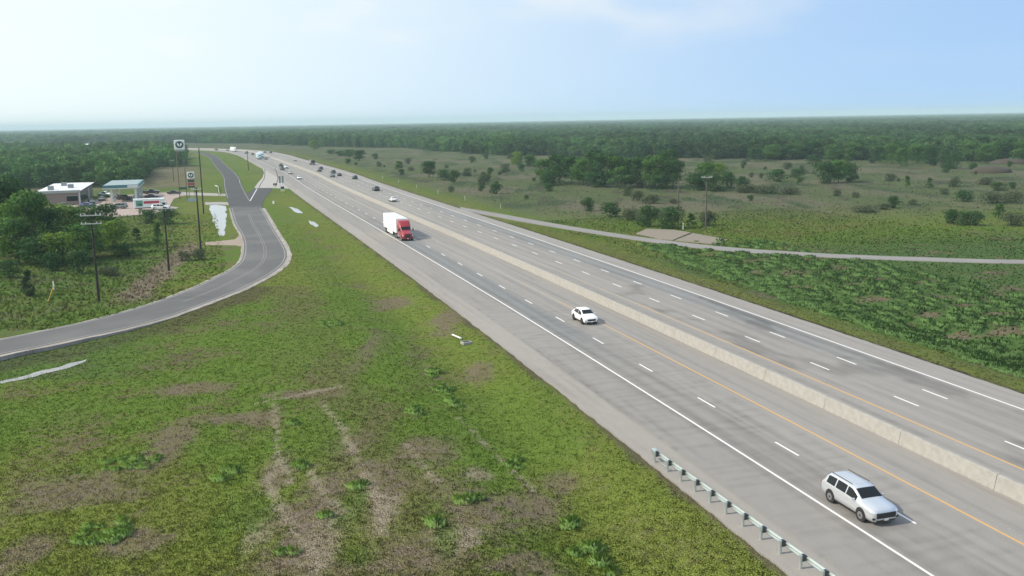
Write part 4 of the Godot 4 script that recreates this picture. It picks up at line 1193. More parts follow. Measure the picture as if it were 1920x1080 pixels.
func utility_pole(x: float, d: float, h: float, arm: float, turn: float, label: String, m: Material, two := false) -> void:
	var p := thing("utility_pole", label, "utility pole", P(x, ground_y(x, d), d), turn)
	obj("pole", tubem(Vector3(0, -0.3, 0), Vector3(0, h, 0), 0.19, 0.12, 10), m, p)
	if arm <= 0.0: return
	for k in (2 if two else 1):
		var y := h - 0.35 - k * 1.15
		var a := obj("crossarm", boxm(Vector3(0, y, 0.14), Vector3(arm, 0.14, 0.12), 0.01), M.arm, p)
		for q in [-0.46, -0.26, 0.26, 0.46]:
			obj("insulator", tubem(Vector3(q * arm, y + 0.07, 0.14), Vector3(q * arm, y + 0.30, 0.14), 0.06, 0.04, 8), M.ceramic, a)
		for sx in [-1.0, 1.0]:
			obj("brace", tubem(Vector3(0, y - 0.7, 0.12), Vector3(sx * arm * 0.28, y - 0.05, 0.16), 0.025, 0.025, 5), m, a)

func street_things() -> void:
	utility_pole(-57.9, 129.0, 12.6, 2.7, 0.25, "dark wooden utility pole with two crossarms nearest the frontage road's bend", M.pole, true)
	utility_pole(-58.3, 157.5, 10.9, 2.9, 0.2, "dark wooden utility pole with one crossarm standing at the dead grass strip", M.pole)
	utility_pole(-61.8, 185.0, 12.2, 1.9, 0.15, "dark wooden utility pole with one short crossarm behind the tan driveway", M.pole)
	utility_pole(-85.5, 260.6, 18.2, 0.0, 0.0, "very tall bare dark pole beside the sheet of rain water", M.pole)
	utility_pole(-141.0, 508.6, 9.8, 0.0, 0.0, "short dark pole in the grass between frontage road and highway", M.pole)
	utility_pole(42.7, 204.2, 11.6, 2.4, 0.1, "weathered wooden utility pole with pale crossarm beside the culvert apron", M.pole_grey)
	utility_pole(37.3, 208.2, 10.9, 0.0, 0.1, "plain wooden utility pole rising out of the roadside bushes", M.pole_grey)
	utility_pole(-150.0, 420.0, 9.5, 1.6, 0.2, "distant utility pole in the dry field beyond the station", M.pole_grey)
	# tall sign and price sign of the filling station
	var h := heading(333)
	var a := thing("pylon_sign", "tall twin post sign with a white square and dark oval leaf emblem", "sign", P(-109.8, 0, 315.3), 0.35)
	for sx in [-1.0, 1.0]: obj("post", tubem(Vector3(sx * 1.12, -0.3, 0), Vector3(sx * 1.12, 16.4, 0), 0.17, 0.14, 10), M.brown, a)
	obj("cabinet", boxm(Vector3(0, 18.0, 0), Vector3(3.3, 3.2, 0.6), 0.12), M.sign_white, a)
	obj("lower_panel", boxm(Vector3(0, 16.1, 0), Vector3(2.8, 0.5, 0.5), 0.05), M.roof_grey, a)
	emblem(a, 1.32, 1.18, 0.32, 18.05)
	obj("dark_panel", boxm(Vector3(0, 3.6, 0), Vector3(2.5, 0.7, 0.3), 0.05), M.sign_dark, a)
	var b := thing("price_sign", "lower station sign with oval emblem above dark and red price panels", "sign", P(-106.2, 0, 313.4), 0.35)
	for sx in [-1.0, 1.0]: obj("post", tubem(Vector3(sx * 0.9, -0.3, 0), Vector3(sx * 0.9, 8.6, 0), 0.10, 0.10, 8), M.brown, b)
	obj("cabinet", boxm(Vector3(0, 8.0, 0), Vector3(2.3, 2.2, 0.4), 0.08), M.sign_white, b)
	emblem(b, 0.95, 0.85, 0.22, 8.0)
	obj("price_panel", boxm(Vector3(0, 6.1, 0), Vector3(2.1, 0.8, 0.35), 0.05), M.sign_dark, b)
	obj("price_panel", boxm(Vector3(0, 5.1, 0), Vector3(2.1, 0.7, 0.35), 0.05), M.red, b)
	obj("price_panel", boxm(Vector3(0, 4.2, 0), Vector3(2.1, 0.6, 0.35), 0.05), M.sign_dark, b)
	var c := thing("ground_sign", "low grey white sign board in the grass beside the price sign", "sign", P(-101.5, 0, 300.0), 0.3)
	obj("board", boxm(Vector3(0, 0.9, 0), Vector3(3.0, 1.2, 0.15), 0.03), mat(0.36, 0.44, 0.44, 0.5), c)
	for sx in [-1.0, 1.0]: obj("post", boxm(Vector3(sx * 1.3, 0.2, -0.12), Vector3(0.1, 1.2, 0.1)), M.sign_grey, c)
	# road signs at the gore
	var g := thing("exit_sign", "grey backed road sign of two tall narrow panels at the slip ramp", "sign", P(-89.0, RY, 366.0), 0.2)
	for sx in [-0.55, 0.55]:
		obj("panel", boxm(Vector3(sx, 2.9, 0), Vector3(0.75, 2.7, 0.05)), M.sign_grey, g)
		obj("post", boxm(Vector3(sx, 0.9, -0.05), Vector3(0.10, 2.2, 0.08)), M.post_steel, g)
	var g2 := thing("route_sign", "pair of small brown road signs low beside the tall narrow sign", "sign", P(-90.6, RY, 362.5), 0.2)
	for sx in [-0.4, 0.4]:
		obj("panel", boxm(Vector3(sx, 1.3, 0), Vector3(0.72, 0.85, 0.04)), M.brown, g2)
		obj("post", boxm(Vector3(sx, 0.5, -0.05), Vector3(0.07, 1.1, 0.07)), M.post_steel, g2)
	var g3 := thing("gore_marker", "black white and yellow hazard marker on a post at grass tip", "sign", P(-79.0, 0, 326.0), 0.2)
	obj("post", boxm(Vector3(0, 1.0, -0.05), Vector3(0.09, 2.4, 0.09)), M.post_steel, g3)
	obj("panel", boxm(Vector3(0, 2.5, 0), Vector3(1.2, 0.8, 0.05)), M.sign_dark, g3)
	obj("white_panel", boxm(Vector3(0, 1.75, 0.02), Vector3(1.3, 0.45, 0.05)), M.sign_white, g3)
	obj("yellow_panel", boxm(Vector3(0, 1.15, 0), Vector3(1.4, 0.35, 0.05)), M.post_yellow, g3)
	var ball := thing("marker_drum", "small white marker drum in the grass beside the ramp apron", "marker", P(-72.8, 0, 288.0))
	obj("drum", tubem(Vector3(0, 0, 0), Vector3(0, 1.0, 0), 0.30, 0.24, 14), M.sign_white, ball)
	obj("base", tubem(Vector3(0, -0.1, 0), Vector3(0, 0.1, 0), 0.42, 0.40, 14), M.trim, ball)
	# reflector posts along the far shoulder
	for q in DELIN:
		var p := thing("reflector_post", "slim pale reflector post in the grass along the northbound shoulder", "reflector post", P(q[0] + 0.6, ground_y(q[0] + 0.6, q[1]), q[1]), 0.0, "reflector posts")
		obj("post", boxm(Vector3(0, 0.5, 0), Vector3(0.12, 1.6, 0.05), 0.01), M.canopy_white, p)
		obj("reflector", boxm(Vector3(0, 1.15, 0.03), Vector3(0.10, 0.22, 0.02)), M.sign_white, p)
	var m := thing("marker_post", "white marker post standing beside the culvert apron", "marker", P(37.6, 0, 203.5))
	obj("post", tubem(Vector3(0, -0.2, 0), Vector3(0, 1.35, 0), 0.09, 0.08, 8), M.sign_white, m)
	obj("cap", tubem(Vector3(0, 1.35, 0), Vector3(0, 1.5, 0), 0.10, 0.05, 8), M.sign_white, m)
	var yw := thing("guy_wire_cover", "yellow guy wire cover leaning in the grass near the bend", "guy wire cover", P(-65.4, 0, 129.5))
	obj("sleeve", tubem(Vector3(0, -0.1, 0), Vector3(1.0, 2.3, -0.2), 0.07, 0.06, 8), M.post_yellow, yw)
	obj("anchor", tubem(Vector3(-0.05, -0.2, 0.01), Vector3(0.06, 0.12, 0), 0.10, 0.09, 8), M.dark_steel, yw)
	var fl := thing("short_guardrail", "short pale guardrail at the frontage road's edge past the station drive", "guardrail")
	for k in 6:
		var s0 := 346.0 + k * 8.0
		var o := ST()
		loft(o, [[R(s0, 0.9, 0.45), R(s0, 0.9, 0.80), R(s0, 1.0, 0.80), R(s0, 1.0, 0.45)], [R(s0 + 8.0, 0.9 - (1.2 if k == 5 else 0.0), 0.45), R(s0 + 8.0, 0.9 - (1.2 if k == 5 else 0.0), 0.80), R(s0 + 8.0, 1.0 - (1.2 if k == 5 else 0.0), 0.80), R(s0 + 8.0, 1.0 - (1.2 if k == 5 else 0.0), 0.45)]])
		obj("rail", fin(o), M.canopy_white, fl)
		block("post", s0, s0 + 0.2, 0.7, 0.85, -0.2, 0.75, M.pole_grey, fl)
	for q in [[-113.5, 395.0, "small white post in the verge left of the frontage road"], [-69.5, 140.0, "white survey stake in the tall grass near the leaning yellow cover"]]:
		var w := thing("white_post", q[2], "marker", P(q[0], 0, q[1]))
		obj("post", boxm(Vector3(0, 0.5, 0), Vector3(0.18, 1.4, 0.1), 0.02), M.sign_white, w)
		obj("cap", boxm(Vector3(0, 1.25, 0), Vector3(0.22, 0.1, 0.14), 0.02), M.sign_white, w)
	# things dropped on the verge
	var pl := thing("fallen_pipe", "white length of pipe lying in the verge grass", "pipe", P(-6.3, ground_y(-6.3, 104.6) + 0.05, 104.6))
	obj("pipe", tubem(Vector3(-0.7, 0.1, -1.2), Vector3(0.5, 0.12, 1.0), 0.09, 0.09, 10), M.sign_white, pl)
	obj("coupling", tubem(Vector3(0.42, 0.12, 0.85), Vector3(0.56, 0.12, 1.1), 0.13, 0.13, 10), M.sign_grey, pl)
	var tl := thing("storm_grate", "small concrete drain inlet with a dark opening in the verge grass", "drain", P(-5.2, ground_y(-5.2, 101.6), 101.6), 0.5)
	obj("collar", boxm(Vector3(0, 0.1, 0), Vector3(1.1, 0.3, 0.9), 0.03), M.concrete, tl)
	obj("opening", boxm(Vector3(0, 0.26, 0.0), Vector3(0.75, 0.02, 0.6)), M.trim, tl)
	# far roofs standing clear of the wood
	for q in [[-470.0, 1050.0, 8.0, "far white roofed barn in a clearing of the western wood"], [-448.0, 1060.0, 22.0, "long pale shed beside the far white roofed barn"]]:
		var o := thing("barn", q[3], "building", P(q[0], 0, q[1]), 0.2)
		obj("wall", boxm(Vector3(0, 2.5, 0), Vector3(q[2], 5.0, 10.0)), M.wall_tan, o)
		var r := ST()
		quad(r, Vector3(-q[2] / 2 - 0.5, 5.0, 5.5), Vector3(-q[2] / 2 - 0.5, 6.6, 0), Vector3(q[2] / 2 + 0.5, 6.6, 0), Vector3(q[2] / 2 + 0.5, 5.0, 5.5))
		quad(r, Vector3(-q[2] / 2 - 0.5, 6.6, 0), Vector3(-q[2] / 2 - 0.5, 5.0, -5.5), Vector3(q[2] / 2 + 0.5, 5.0, -5.5), Vector3(q[2] / 2 + 0.5, 6.6, 0))
		obj("roof", fin(r), M.roof_white, o)

# ---------------------------------------------------------------- trees and plants
func foliage(sd: int, w: float, h: float, low: float, leaf: float, count: int, blobs: int, upright := false) -> ArrayMesh:
	var r := RandomNumberGenerator.new()
	r.seed = sd
	var cen := []
	for k in blobs:
		var a := r.randf() * TAU
		var e := r.randf()
		var y := lerpf(low, h, pow(e, 0.8))
		var f := (y - low) / maxf(h - low, 0.1)
		var reach := w * 0.5 * (sqrt(maxf(0.0, 1.0 - pow(2.0 * f - 0.85, 2.0) / 1.7)) if not upright else (1.0 - 0.75 * f))
		var rr := sqrt(r.randf()) * reach * 0.72
		var br := w * r.randf_range(0.15, 0.25) * (1.0 if not upright else 1.0 - 0.5 * f)
		cen.append([Vector3(cos(a) * rr, minf(y, h - br * 0.8), sin(a) * rr), br, r.randf_range(0.78, 1.22), r.randf_range(-0.07, 0.07)])
	var vs := PackedVector3Array()
	var ns := PackedVector3Array()
	var cs := PackedColorArray()
	var ix := PackedInt32Array()
	for k in count:
		var b: Array = cen[r.randi() % blobs]
		var v := Vector3(r.randfn(), r.randfn() * 0.9 + 0.15, r.randfn()).normalized()
		var p: Vector3 = b[0] + v * b[1] * (0.55 + 0.55 * sqrt(r.randf())) * Vector3(1.0, 0.85, 1.0)
		if p.y < 0.05: p.y = 0.05 + r.randf() * 0.3
		var n := (v + Vector3(r.randfn(), r.randfn(), r.randfn()) * 0.45).normalized()
		var u := n.cross(Vector3(r.randfn(), r.randfn(), r.randfn())).normalized()
		var q := n.cross(u)
		var l := leaf * r.randf_range(0.6, 1.35)
		var i := vs.size()
		var bend := n * l * 0.18
		vs.append(p - u * l * 0.5 - bend); vs.append(p + q * l * 0.33); vs.append(p + u * l * 0.5 - bend); vs.append(p - q * l * 0.33)
		var c: float = b[2] * r.randf_range(0.72, 1.28)
		var tint := Color(c * (1.0 + b[3] * 2.0 + r.randf_range(-0.08, 0.12)), c, c * (1.0 - b[3]))
		var nn := (n * 0.5 + v).normalized()
		for j in 4:
			ns.append(nn)
			cs.append(tint)
		ix.append_array(PackedInt32Array([i, i + 1, i + 2, i, i + 2, i + 3]))
	return arrays(vs, ns, cs, ix)

func stems(sd: int, w: float, h: float, r0: float, many := 1) -> ArrayMesh:
	var r := RandomNumberGenerator.new()
	r.seed = sd
	var st := ST()
	if many == 1:
		var fork := Vector3(r.randf_range(-0.2, 0.2), h * 0.38, r.randf_range(-0.2, 0.2))
		tube(st, Vector3(0, -0.3, 0), fork, r0, r0 * 0.7, 8)
		for k in 6:
			var a := TAU * k / 6.0 + r.randf()
			var tip := Vector3(cos(a) * w * r.randf_range(0.18, 0.33), h * r.randf_range(0.62, 0.9), sin(a) * w * r.randf_range(0.18, 0.33))
			tube(st, fork * r.randf_range(0.7, 1.0), tip, r0 * 0.5, r0 * 0.12, 6)
	else:
		for k in many:
			var a := TAU * k / many + r.randf()
			var tip := Vector3(cos(a) * w * 0.35, h * r.randf_range(0.5, 0.8), sin(a) * w * 0.35)
			tube(st, Vector3(cos(a) * 0.1, -0.2, sin(a) * 0.1), tip, r0, r0 * 0.3, 5)
	return fin(st)

const HUE := ["dark green", "mid green", "yellow green", "slim green", "dull green", "dark", "grey green", "blue green"]
func size_word(h: float, a: float, b: float) -> String:
	return "low" if h < a else ("mid sized" if h < b else "tall")

var protos := {}
# kind: [width, height, low, leaf, leaves, blobs, material, upright]
const KINDS := [[9.0, 11.0, 1.6, 0.55, 2600, 34, "dark_oak", false], [8.5, 10.0, 1.2, 0.5, 2600, 30, "oak", false], [9.5, 10.0, 1.0, 0.5, 2600, 36, "bright", false], [4.0, 6.0, 0.6, 0.36, 1100, 18, "oak", true], [5.0, 3.8, 0.1, 0.34, 1300, 22, "scrub", false], [5.5, 4.0, 0.1, 0.34, 1300, 22, "dark_oak", false], [5.0, 2.6, 0.0, 0.30, 1000, 20, "grey_scrub", false], [3.2, 4.2, 0.1, 0.26, 1400, 20, "juniper", true]]
func plant(kind: int, x: float, d: float, h: float, w: float, called: String, label: String, category: String, group: String) -> void:
	var k: Array = KINDS[kind]
	var v := rng.randi() % 3
	var key := kind * 10 + v
	if not protos.has(key):
		protos[key] = [foliage(100 + key, k[0], k[1], k[2], k[3], k[4], k[5], k[7]), stems(300 + key, k[0], k[1], 0.2 if kind < 3 else 0.07, 1 if kind < 4 else 6)]
	var o := thing(called, label, category, P(x, relief(x, d) - 0.05, d), rng.randf() * TAU, group)
	o.scale = Vector3(w / k[0], h / k[1], w / k[0])
	var small := kind >= 4
	obj("stems" if small else "trunk", protos[key][1], M.bark, o)
	obj("foliage" if small else "crown", protos[key][0], M[k[6]], o)

func scatter(called: String, mesh: Mesh, m: Material, rows: Array, label: String, category: String) -> void:
	# rows: [x, y, d, scale x, scale y, turn, Color]
	var mm := MultiMesh.new()
	mm.transform_format = MultiMesh.TRANSFORM_3D
	mm.use_colors = true
	mm.mesh = mesh
	mm.instance_count = rows.size()
	var buf := PackedFloat32Array()
	buf.resize(rows.size() * 16)
	var i := 0
	for q in rows:
		var c := cos(q[5])
		var sn := sin(q[5])
		buf[i] = c * q[3]; buf[i + 2] = sn * q[3]; buf[i + 3] = q[0]
		buf[i + 5] = q[4]; buf[i + 7] = q[1]
		buf[i + 8] = -sn * q[3]; buf[i + 10] = c * q[3]; buf[i + 11] = -q[2]
		buf[i + 12] = q[6].r; buf[i + 13] = q[6].g; buf[i + 14] = q[6].b; buf[i + 15] = 1.0
		i += 16
	mm.buffer = buf
	var o := MultiMeshInstance3D.new()
	o.name = numbered(called)
	o.multimesh = mm
	o.material_override = m
	add_child(o)
	tag(o, label, category, "", "stuff")

func trees() -> void:
	for q in LEFT_TREES:
		var where: String = "nearest the store" if q[1] > 195.0 else ("at the clump's far corner towards the store" if q[0] < -90.0 else ("on the open side of the clump" if q[0] > -82.0 else "deep in the clump across the frontage road"))
		plant(q[4], q[0], q[1], q[2] * 1.12, q[3] * 1.65, "leafy_tree", size_word(q[2], 6.0, 8.5) + " " + HUE[q[4]] + " leafy tree " + where, "tree", "trees before the store")
	for q in LEFT_SHRUBS:
		var where: String = "before the box truck and station lot" if q[1] > 225.0 else ("in the open grass south of the lot" if q[1] > 186.0 else ("in the rank grass at the third utility pole" if q[0] > -62.0 else "in the rank grass behind the utility poles"))
		plant(q[4], q[0], q[1], q[2], q[3] * 1.1, "shrub", size_word(q[2], 2.4, 3.8) + " " + HUE[q[4]] + " bush " + where, "bush", "bushes across the frontage road")
	for g in GROVE:
		var q := [g[0], g[1], g[2], g[3], 0 if g[4] == 2 else g[4]]
		var where: String = "at the grove's end towards the highway" if q[0] < 25.0 else ("in the middle of the pasture grove" if q[0] < 45.0 else "at the grove's end towards the weathered pole")
		plant(q[4], q[0], q[1], q[2], q[3] * 1.3, "grove_tree", size_word(q[2], 9.0, 11.1) + " " + HUE[q[4]] + (" tree " if q[4] < 4 else " understorey bush ") + where, "tree", "grove in the pasture")
	for q in GROVE_EAST: plant(q[4], q[0], q[1], q[2], q[3] * 1.25, "grove_tree", size_word(q[2], 5.5, 6.5) + " " + HUE[q[4]] + " tree in the small clump behind the weathered pole", "tree", "clump behind the pole")
	for q in SCRUB:
		var tree: bool = q[4] < 4
		var where: String
		if q[0] < 60.0 and q[1] < 235.0: where = "beside the far ramp and culvert apron"
		elif q[0] < 60.0 and q[1] < 280.0: where = "between the far ramp and the grove"
		elif q[0] < 0.0: where = "in the pasture along the northbound shoulder"
		elif q[0] < 60.0: where = "in the field behind the grove"
		elif q[1] < 245.0: where = "in the near pasture beyond the green verge"
		elif q[1] < 300.0: where = "in the middle of the rough pasture"
		elif q[0] < 128.0: where = "in the thicket between clump and wood"
		else: where = "in the far pasture near the earth heap"
		plant(q[4], q[0], q[1], q[2], q[3] * 1.12, "small_tree" if tree else "pasture_bush", size_word(q[2], 2.2, 3.6) + " " + HUE[q[4]] + (" tree " if tree else " bush ") + where, "tree" if tree else "bush", "pasture trees" if tree else "pasture bushes")
	for g in EDGE_TREES:
		var q := [g[0], g[1], g[2], g[3], 1 if g[4] == 2 else g[4]]
		var where: String = "standing before the wood behind the earth heaps" if q[0] > 205.0 else ("standing before the wood beyond the dry pasture" if q[0] > 175.0 else "standing before the wood behind the thicket")
		plant(q[4], q[0], q[1], q[2], q[3] * 1.3, "edge_tree", size_word(q[2], 8.6, 9.7) + " " + HUE[q[4]] + " tree " + where, "tree", "front of the wood")
	# low scrub scattered over the pasture farther off
	for k in 190:
		var x := rng.randf_range(-140.0, 330.0)
		var d := rng.randf_range(270.0, 640.0)
		if d > front(x) - 8.0 or to_road(x, d).y < 76.0: continue
		var h := rng.randf_range(1.2, 4.0)
		var kd: int = [4, 5, 6, 6][rng.randi() % 4]
		var place := "dotted over the field beside the northbound shoulder" if x < 10.0 else ("dotted over the field behind the grove" if x < 90.0 else ("dotted over the dry field before the wood" if x < 190.0 else "dotted over the dry field around the earth heaps"))
		plant(kd, x, d, h, h * rng.randf_range(1.1, 1.7), "field_bush", size_word(h, 2.0, 3.1) + " " + HUE[kd] + " bush " + place, "bush", "field bushes")
	# woods: one mass each side
	var crowns := []
	for k in 4: crowns.append(foliage(900 + k, 9.0, 9.5, 0.4, 1.0, 520, 22))
	var rows := [[], [], [], []]
	var n := 0
	var r := RandomNumberGenerator.new()
	r.seed = 99
	for band in [[390.0, 800.0, 6.6], [800.0, 1500.0, 9.5], [1500.0, 2700.0, 17.0], [2700.0, 5500.0, 38.0], [5500.0, 12000.0, 110.0]]:
		var gap: float = band[2]
		var d: float = band[0]
		while d < band[1]:
			var half: float = d * 0.74 + 40.0
			var x := -half
			while x < half:
				var px := x + r.randf_range(-0.5, 0.5) * gap
				var pd := d + r.randf_range(-0.5, 0.5) * gap
				x += gap
				if wooded(px, pd) < r.randf() * 0.9 + 0.08: continue
				if Vector2(px + 430.0, (pd - 920.0) * 0.33).length() < 48.0: continue
				var nb := n_mid.get_noise_2d(px * 0.10, pd * 0.10)
				if nb < (-0.42 if pd < 700.0 else -0.28): continue
				var h := 9.0 * (0.78 + 0.5 * r.randf() + 0.35 * nb) * (1.0 if pd > 700.0 else 0.95)
				var w := 9.0 * r.randf_range(0.8, 1.3) * (1.0 if gap < 12.0 else gap / 10.0 if gap < 40.0 else 4.5)
				var c := r.randf_range(0.62, 1.35) * (1.0 + 0.75 * n_mid.get_noise_2d(px * 0.06 + 77.0, pd * 0.025))
				if px < 0.0 and pd < 850.0: c *= 1.35
				var yel := r.randf_range(0.85, 1.25) + (0.15 if px < 0.0 else 0.0)
				rows[n % 4].append([px, relief(px, pd) - 0.3, pd, w / 9.0, h / 9.5, r.randf() * TAU, Color(c * yel, c * (1.0 if px > 0.0 else 1.15), c)])
				n += 1
			d += gap
	print("wood ", n)
	for k in 4:
		scatter("woodland", crowns[k], M.forest, rows[k], "far green wood stretching to the hazy horizon", "wood")

func tuft(sd: int, blades: int, h: float, spread: float, wide: float, fold := false) -> ArrayMesh:
	var r := RandomNumberGenerator.new()
	r.seed = sd
	var vs := PackedVector3Array()
	var ns := PackedVector3Array()
	var cs := PackedColorArray()
	var ix := PackedInt32Array()
	for k in blades:
		var a := r.randf() * TAU
		var o := Vector3(cos(a), 0, sin(a)) * spread * sqrt(r.randf())
		var dir := Vector3(cos(a + r.randf_range(-1, 1)), 0, sin(a + r.randf_range(-1, 1)))
		var side := Vector3(-dir.z, 0, dir.x) * wide * r.randf_range(0.7, 1.3)
		var hh := h * r.randf_range(0.5, 1.1)
		var tip := o + Vector3.UP * hh + dir * hh * r.randf_range(0.2, 0.7)
		var c := r.randf_range(0.7, 1.3)
		var i := vs.size()
		if fold:
			var mid := o + Vector3.UP * hh * 0.65 + dir * hh * 0.2
			vs.append(o); vs.append(mid + side); vs.append(tip); vs.append(mid - side)
			ix.append_array(PackedInt32Array([i, i + 1, i + 2, i, i + 2, i + 3]))
			for j in 4: ns.append((Vector3.UP * 1.2 + dir).normalized()); cs.append(Color(c, c, c))
		else:
			vs.append(o - side); vs.append(o + side); vs.append(tip)
			ix.append_array(PackedInt32Array([i, i + 1, i + 2]))
			for j in 3: ns.append((Vector3.UP * 1.5 + dir * 0.6).normalized()); cs.append(Color(c, c, c))
	return arrays(vs, ns, cs, ix)

func plants() -> void:
	# loose weed clumps on the mown slope
	var clump := [tuft(41, 60, 0.34, 0.40, 0.045, true), tuft(42, 60, 0.30, 0.46, 0.045, true)]
	var stalk := [tuft(43, 24, 0.40, 0.30, 0.012), tuft(44, 24, 0.38, 0.30, 0.012)]
	for q in WEEDS:
		var n := clampi(int(q[2] * q[3] * 7.0), 2, 20)
		for k in n:
			var a := rng.randf() * TAU
			var f := sqrt(rng.randf()) * (1.1 if n > 1 else 0.0)
			var x: float = q[0] + cos(a) * f * q[2]
			var d: float = q[1] + sin(a) * f * q[3]
			var big: bool = n > 6
			var t := to_road(q[0], q[1]).y
			var spot := "near the guardrail's far side" if q[0] > 0.5 else ("on the bank beside the paved shoulder" if t > 12.0 else ("between the pale wheel tracks" if q[0] > -14.0 else ("beside the pale wheel tracks" if q[0] > -21.5 else "on the open mown slope below the bend")))
			var o := thing("weed_clump", ("bright green weed clump in a spreading patch " if big else "small bright green weed clump ") + spot, "weed", P(x, ground_y(x, d), d), rng.randf() * TAU, "weed patches" if big else "single weeds")
			var sc := rng.randf_range(0.8, 1.5) * (0.85 if big else 1.1)
			o.scale = Vector3(sc, sc * 0.9, sc)
			obj("stems", stalk[k % 2], M.weed, o)
			obj("leaves", clump[k % 2], M.weed, o)
	# mown grass
	var lane := PackedVector2Array()
	for v in smooth_line([[-92.0, 50.0], [-79.0, 76.0], [-68.0, 94.0]] + BEND_LEFT, 3): lane.append(v)
	var rr := smooth_line([[-84.0, 45.0], [-72.0, 70.0], [-63.0, 88.0]] + BEND_RIGHT, 3)
	rr.reverse()
	for v in rr: lane.append(v)
	var r := RandomNumberGenerator.new()
	r.seed = 5
	var grass := tuft(61, 7, 0.10, 0.15, 0.03)
	var rank := tuft(62, 9, 0.20, 0.30, 0.045)
	var rows := []
	var tall := []
	var n := 0
	while n < 170000:
		n += 1
		var d := 40.0 + 190.0 * pow(r.randf(), 2.2)
		var x := r.randf_range(-0.62 * d - 8.0, 26.0)
		var t := to_road(x, d).y
		if t > 26.0 or (t < -1.0 and d > 150.0) or (t < 12.0 and d > 195.0) or Geometry2D.is_point_in_polygon(Vector2(x, d), lane): continue
		var c := tint_at(x, d)
		var dry := c.g < c.r * 1.02
		if dry and r.randf() < 0.45: continue
		var k := r.randf_range(0.7, 1.45) * (1.4 if dry else 1.0)
		var beyond := d > 108.0 and x < bend_x(d)
		var s := r.randf_range(0.6, 1.25)
		if beyond: continue
		else: rows.append([x, ground_y(x, d), d, s, s * (0.7 if t > 18.0 else 1.0), r.randf() * TAU, Color(c.r * k * 1.15, c.g * k * 1.15, c.b * k * 1.15)])
	for k in 26000:
		var d := r.randf_range(100.0, 260.0)
		var x := r.randf_range(-0.60 * d - 5.0, -30.0)
		var t := to_road(x, d).y
		if t > -1.0 or d < 112.0 or (d < 175.0 and x > bend_x(d)): continue
		var c := ground_tint(x, d) if d > 150.0 else tint_at(x, d)
		var s := r.randf_range(0.7, 1.6)
		var kk := r.randf_range(0.9, 1.5)
		tall.append([x, ground_y(x, d), d, s, s * (0.8 if t > -10.0 else 1.3), r.randf() * TAU, c * kk])
	var white := leaf_mat(Color(1, 1, 1))
	white.backlight = Color(0.75, 0.75, 0.6).linear_to_srgb()
	scatter("mown_grass", grass, white, rows, "short mown grass covering the near embankment", "grass")
	scatter("rank_grass", rank, white, tall, "rank uncut grass behind the frontage road and poles", "grass")
	# beyond the highway: verge grass and a belt of broad-leaved weeds
	rows = []
	var verge := []
	var belt := []
	var ramp := PackedVector2Array()
	for v in RAMP_NEAR: ramp.append(Vector2(v[0] - 0.4, v[1] - 0.6))
	ramp.append(Vector2(160.0, 135.5))
	ramp.append(Vector2(161.0, 142.0))
	for k in range(RAMP_FAR.size() - 1, -1, -1): ramp.append(Vector2(RAMP_FAR[k][0] + 0.4, RAMP_FAR[k][1] + 0.6))
	for k in 45000:
		var s := r.randf_range(40.0, 215.0)
		var t := 64.3 + 80.0 * pow(r.randf(), 1.3)
		var q := road(s, t)
		if absf(q.x) > q.y * 0.62 + 10.0: continue
		var c := ground_tint(q.x, q.y)
		var kk := r.randf_range(0.9, 1.45)
		var sc := r.randf_range(0.5, 1.1)
		var nmv := n_mid.get_noise_2d(q.x, q.y)
		if Geometry2D.is_point_in_polygon(q, ramp): continue
		(verge if t < 71.0 + nmv * 3.0 else rows).append([q.x, ground_y(q.x, q.y), q.y, sc, sc, r.randf() * TAU, c * kk])
	for k in 20000:
		var s := r.randf_range(55.0, 172.0)
		var t := r.randf_range(68.5, 100.0)
		var q := road(s, t)
		var nm := n_mid.get_noise_2d(q.x, q.y)
		var along := n_mid.get_noise_2d(q.x * 0.4, q.y * 1.6)
		var edge := 70.0 + (s - 60.0) * 0.055
		var dens := smoothstep(edge - 1.0, edge + 1.5, t + nm) * (0.07 + 0.8 * smoothstep(edge + 5.5, edge + 2.5, t + nm * 2.5)) * smoothstep(170.0, 150.0, s)
		if nm * 0.75 + 0.25 * along > 0.18 and t > edge + 4.0: dens *= 0.1
		if r.randf() > dens or Geometry2D.is_point_in_polygon(q, ramp): continue
		var sc := r.randf_range(0.7, 1.5)
		var kk := r.randf_range(0.7, 1.4)
		belt.append([q.x, ground_y(q.x, q.y), q.y, sc, sc, r.randf() * TAU, Color(kk, kk, kk)])
	scatter("verge_grass", grass, white, verge, "short grass along the northbound shoulder", "grass")
	scatter("ditch_grass", rank, white, rows, "rough grass in the ditch between highway and far ramp", "grass")
	scatter("weed_belt", tuft(71, 70, 0.42, 0.65, 0.06, true), M.deep_weed, belt, "belt of lush broad leaved weeds along the far ditch", "weeds")
	# dry pasture tussocks
	rows = []
	for k in 26000:
		var d := 175.0 + 330.0 * pow(r.randf(), 1.5)
		var x := r.randf_range(-60.0, 0.62 * d + 20.0)
		if to_road(x, d).y < 80.0 or d > front(x): continue
		if d < 200.0 and x < 95.0 and x > 10.0 and d < 232.0 - x * 0.9: continue
		var c := ground_tint(x, d)
		var sc := r.randf_range(0.7, 1.5)
		if Geometry2D.is_point_in_polygon(Vector2(x, d), ramp): continue
		rows.append([x, 0.0, d, sc, sc, r.randf() * TAU, c * r.randf_range(1.1, 1.8)])
	scatter("pasture_grass", rank, white, rows, "rough grey green grass of the pasture beyond the ramp", "grass")

func bend_x(d: float) -> float:                    # western edge of the frontage road's bend
	for i in range(BEND_LEFT.size() - 1):
		if d < BEND_LEFT[i + 1][1]:
			return lerpf(BEND_LEFT[i][0], BEND_LEFT[i + 1][0], clampf((d - BEND_LEFT[i][1]) / (BEND_LEFT[i + 1][1] - BEND_LEFT[i][1]), 0.0, 1.0))
	return BEND_LEFT[-1][0]

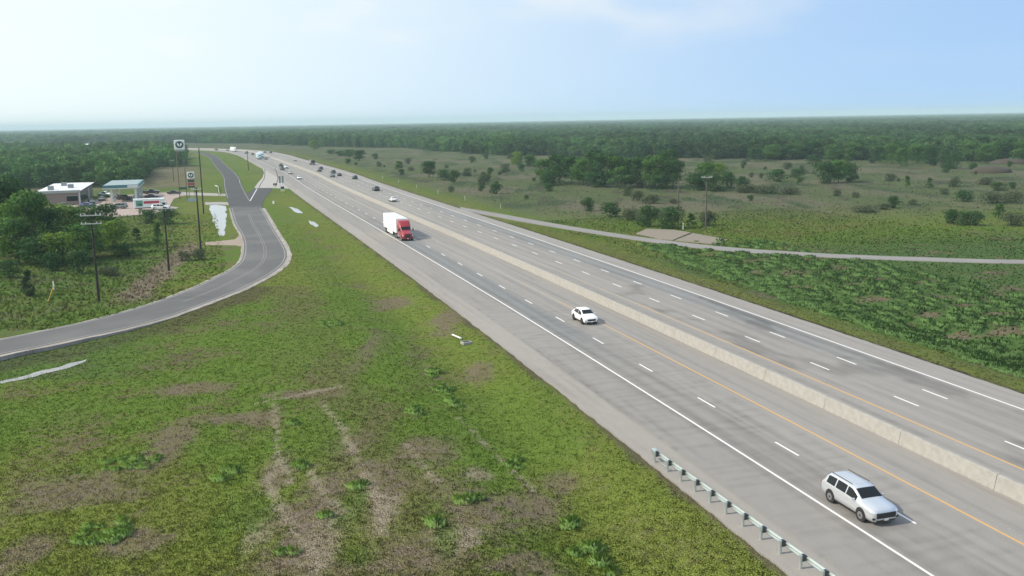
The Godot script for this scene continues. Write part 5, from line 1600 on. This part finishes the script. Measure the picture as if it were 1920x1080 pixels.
var tint_cache := {}
func tint_at(x: float, d: float) -> Color:
	var key := Vector2i(int(floor(x / 0.7)), int(floor(d / 0.7)))
	if not tint_cache.has(key): tint_cache[key] = ground_tint(x, d)
	return tint_cache[key]
